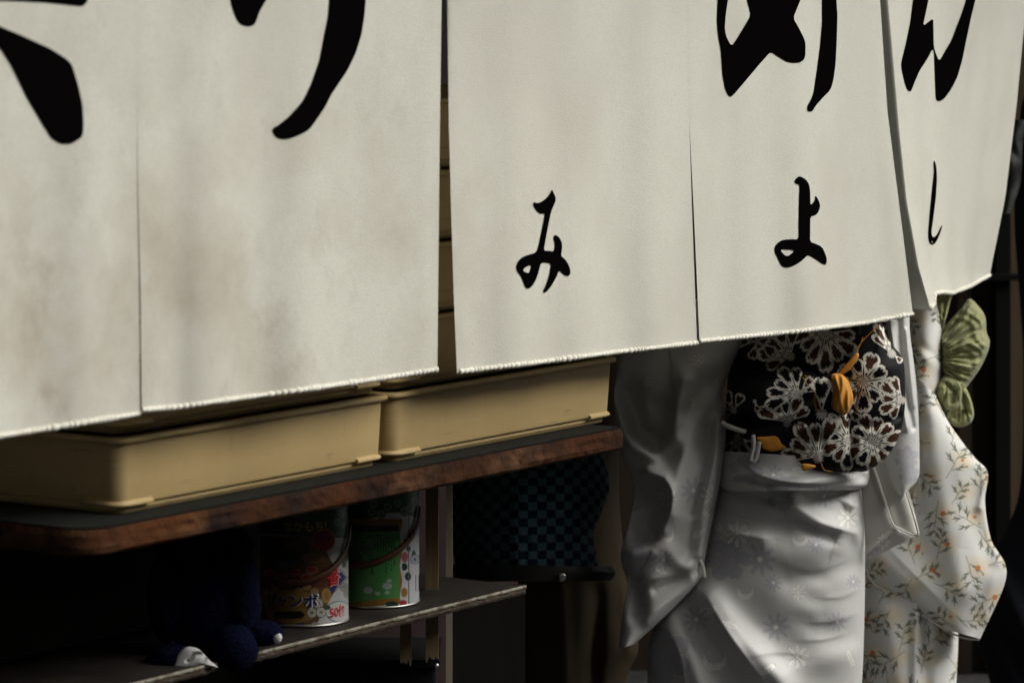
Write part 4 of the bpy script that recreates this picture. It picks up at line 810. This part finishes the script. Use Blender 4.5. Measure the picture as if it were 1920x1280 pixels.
def tin1(px, py):
    cols = np.tile(np.array((0.60, 0.59, 0.57)), (len(px), 1)); G = (0.012, 0.075, 0.035)
    cols[py < 1004 + 0.06 * (px - 570)] = G
    for x, y in ((640, 962), (648, 985), (655, 972), (632, 978), (500, 975), (650, 1000)): small_kiku(cols, px, py, x, y, 7, (0.10, 0.20, 0.13), (0.02, 0.1, 0.05), G)
    cols[(px < 640 - 0.55 * np.abs(py - 1085)) & (py > 1004) & (py < 1170)] = (0.16, 0.085, 0.035)
    cols[blob(px, py, 540, 1035, 42, 26)] = (0.06, 0.05, 0.02); cols[blob(px, py, 545, 1020, 16, 12)] = (0.16, 0.12, 0.02); cols[blob(px, py, 588, 1045, 22, 11)] = (0.30, 0.17, 0.06)
    cols[(np.abs(px - 538) < 24) & (np.abs(py - 1056) < 6)] = (0.16, 0.17, 0.26)
    cols[(py > 1064) & (py < 1100) & (px < 632)] = (0.14, 0.04, 0.025)
    for x, y in ((505, 1074), (528, 1080), (552, 1072), (575, 1082), (516, 1090), (545, 1093), (585, 1068)):
        cols[blob(px, py, x, y, 11, 7)] = (0.45, 0.33, 0.25); cols[blob(px, py, x, y, 9.5, 5.6)] = (0.36, 0.02, 0.02)
    for x, y in ((500, 1110), (515, 1104), (560, 1106), (590, 1108), (575, 1100)): cols[blob(px, py, x, y, 8, 6)] = (0.42, 0.27, 0.10)
    a = np.abs(py - 1082); cols[(px > 640 - 0.95 * a) & (px < 650 - 0.95 * a) & (py > 1066) & (py < 1170)] = (0.02, 0.03, 0.16)
    cols[(px > 652 - 0.95 * a) & (px < 653.5 - 0.95 * a) & (py > 1066)] = (0.3, 0.05, 0.05)
    cols[blob(px, py, 607, 1012, 22, 21)] = (0.35, 0.20, 0.04); cols[blob(px, py, 607, 1012, 20, 19)] = (0.34, 0.015, 0.03); cols[blob(px, py, 607, 1006, 18, 12)] = (0.22, 0.012, 0.05)
    cols[blob(px, py, 545, 1130, 62, 24)] = (0.36, 0.21, 0.06); cols[blob(px, py, 545, 1148, 50, 20)] = (0.34, 0.19, 0.05); cols[blob(px, py, 612, 1116, 9, 14)] = (0.46, 0.28, 0.08); cols[blob(px, py, 613, 1116, 5, 9)] = (0.34, 0.19, 0.05)
    k = (np.abs(py - 1152) < 7) & (np.abs(px - 542) < 31 - 1.2 * np.abs(py - 1152)); cols[k] = (0.01, 0.012, 0.01)
    d = ((px - 636) / 26) ** 2 + ((py - 1146) / 20) ** 2; cols[(d < 1)] = (0.02, 0.12, 0.20); cols[d < 0.86] = (0.66, 0.66, 0.64)
    for x, y in ((597, 1131), (585, 1148), (602, 1147)): small_kiku(cols, px, py, x, y, 9)
    for x, y in ((645, 1100), (652, 1112), (590, 1172)): small_kiku(cols, px, py, x, y, 7, (0.42, 0.44, 0.43))
    cols[blob(px, py, 650, 1040, 5, 12) | blob(px, py, 645, 1056, 4, 8) | blob(px, py, 614, 1138, 6, 4)] = (0.02, 0.10, 0.04)
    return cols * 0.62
def tin2(px, py):
    cols = np.tile(np.array((0.60, 0.61, 0.62)), (len(px), 1)); G = (0.012, 0.085, 0.04)
    cols[py < 968 - 8 * np.cos((px - 740) / 22)] = G
    for x, y in ((697, 960), (715, 963), (727, 950), (745, 943), (758, 958), (770, 952), (700, 945), (778, 940)): small_kiku(cols, px, py, x, y, 8, (0.22, 0.27, 0.24), (0.05, 0.12, 0.07), G)
    L = px < 752 + 2 * np.sin(py / 9.0)
    cols[L & (py > 972) & (py < 1136 - 0.1 * (px - 700))] = (0.30, 0.15, 0.025)
    cols[(px < 747) & (py > 984) & (py < 996)] = (0.008, 0.008, 0.01)
    pan = (px < 748) & (py > 996 - 0.02 * (px - 700)) & (py < 1124 - 0.1 * (px - 700)); cols[pan] = (0.085, 0.30, 0.085)
    col_i = np.floor(px / 5.2); ln = 1035 + 60 * hash1(col_i, 2); tx = pan & ((px / 5.2) % 1 < 0.42) & (py < ln) & (py > 1000) & (hash1(col_i, np.floor(py / 2.6), 5) > 0.35) & (px < 742)
    cols[tx] = (0.02, 0.07, 0.025)
    for x, y, r in ((690, 1106, 9), (726, 1098, 9), (726, 1110, 5), (708, 1112, 5), (730, 1088, 5)): cols[blob(px, py, x, y, r, r * 0.7)] = (0.40, 0.48, 0.40)
    cols[blob(px, py, 758, 1110, 6, 9)] = (0.34, 0.17, 0.03)
    R = px > 754
    for x, y, rx, ry in ((762, 1015, 5, 6), (766, 1028, 4, 5), (758, 1062, 6, 7), (765, 1080, 6, 8), (776, 1040, 4, 9), (781, 1046, 6, 6), (735, 1132, 12, 6), (770, 1005, 5, 6)): cols[blob(px, py, x, y, rx, ry) & (R | (y > 1125))] = (0.012, 0.05, 0.03)
    small_kiku(cols, px, py, 778, 1048, 8, (0.5, 0.55, 0.6), (0.05, 0.1, 0.2)); cols[blob(px, py, 759, 1044, 6, 10)] = (0.42, 0.13, 0.16)
    bar = (px > 779) & (px < 789) & (py > 1078) & (py < 1108) & (hash1(np.floor(px / 0.9), 4) > 0.5); cols[bar] = (0.03, 0.04, 0.10)
    cols[blob(px, py, 756, 1130, 7, 6)] = (0.36, 0.03, 0.03); cols[(np.abs(px - 766.5) < 0.9)] = (0.10, 0.10, 0.10)
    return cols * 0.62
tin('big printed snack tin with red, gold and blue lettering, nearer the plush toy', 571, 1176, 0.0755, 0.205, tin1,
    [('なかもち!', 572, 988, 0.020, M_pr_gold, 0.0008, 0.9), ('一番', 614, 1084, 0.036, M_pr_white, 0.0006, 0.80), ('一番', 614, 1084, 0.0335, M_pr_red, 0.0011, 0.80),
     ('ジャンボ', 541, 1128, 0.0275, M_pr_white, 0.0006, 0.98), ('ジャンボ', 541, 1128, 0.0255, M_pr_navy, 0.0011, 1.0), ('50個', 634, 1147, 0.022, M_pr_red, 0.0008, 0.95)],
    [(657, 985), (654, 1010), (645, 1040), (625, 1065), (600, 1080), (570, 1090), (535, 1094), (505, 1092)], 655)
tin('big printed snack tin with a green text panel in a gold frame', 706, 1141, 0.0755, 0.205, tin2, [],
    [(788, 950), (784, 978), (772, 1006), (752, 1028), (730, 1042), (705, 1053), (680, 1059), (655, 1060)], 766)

# ------------------------------------------------------------------ plush toy sitting on the shelf
pc = on_z(np.array(400), np.array(1238), zs)
plush = thing('plush_toy', 'dark navy blue plush toy with white soles sitting on the shelf', 'plush toy', pc)
def pb(name, x, y, Y, r, sq, m=M_plush): return ball(name, on_y(np.array(x), np.array(y), Y), r, m, plush, 22, sq, 0.012 if m is M_plush else 0)
Yp = pc[1] + 0.02
pb('body', 395, 1130, Yp + 0.06, 0.085, (0.95, 0.8, 1.15)); pb('head', 380, 1020, Yp + 0.09, 0.075, (1.1, 0.9, 0.6)); pb('arm', 455, 1110, Yp + 0.02, 0.05, (0.55, 0.6, 1.5)); pb('arm', 310, 1120, Yp + 0.02, 0.05, (0.6, 0.6, 1.5))
pb('leg', 440, 1215, Yp - 0.01, 0.042, (0.9, 1.0, 0.95)); pb('foot', 490, 1186, Yp + 0.03, 0.036, (1.0, 0.8, 0.62)); pb('foot', 325, 1240, Yp - 0.03, 0.04, (1.1, 0.8, 0.7))
lobe('sole', [(322, 1254), (334, 1226), (350, 1212), (372, 1216), (392, 1236), (408, 1250), (390, 1247), (372, 1250), (350, 1256)], Yp - 0.055, 0.010, 0.012, M_felt, plush, folds=[([(352, 1238), (364, 1226), (376, 1224)], -0.012, 3), ([(372, 1250), (388, 1234)], -0.006, 3)], nr=24, nt=80)
lobe('sole', [(513, 1200), (514, 1192), (524, 1187), (529, 1193), (526, 1202), (518, 1206)], Yp - 0.01, 0.008, 0.008, M_felt, plush, nr=10, nt=40)

for o in bpy.data.objects:
    if '_r' in o.keys(): del o['_r']
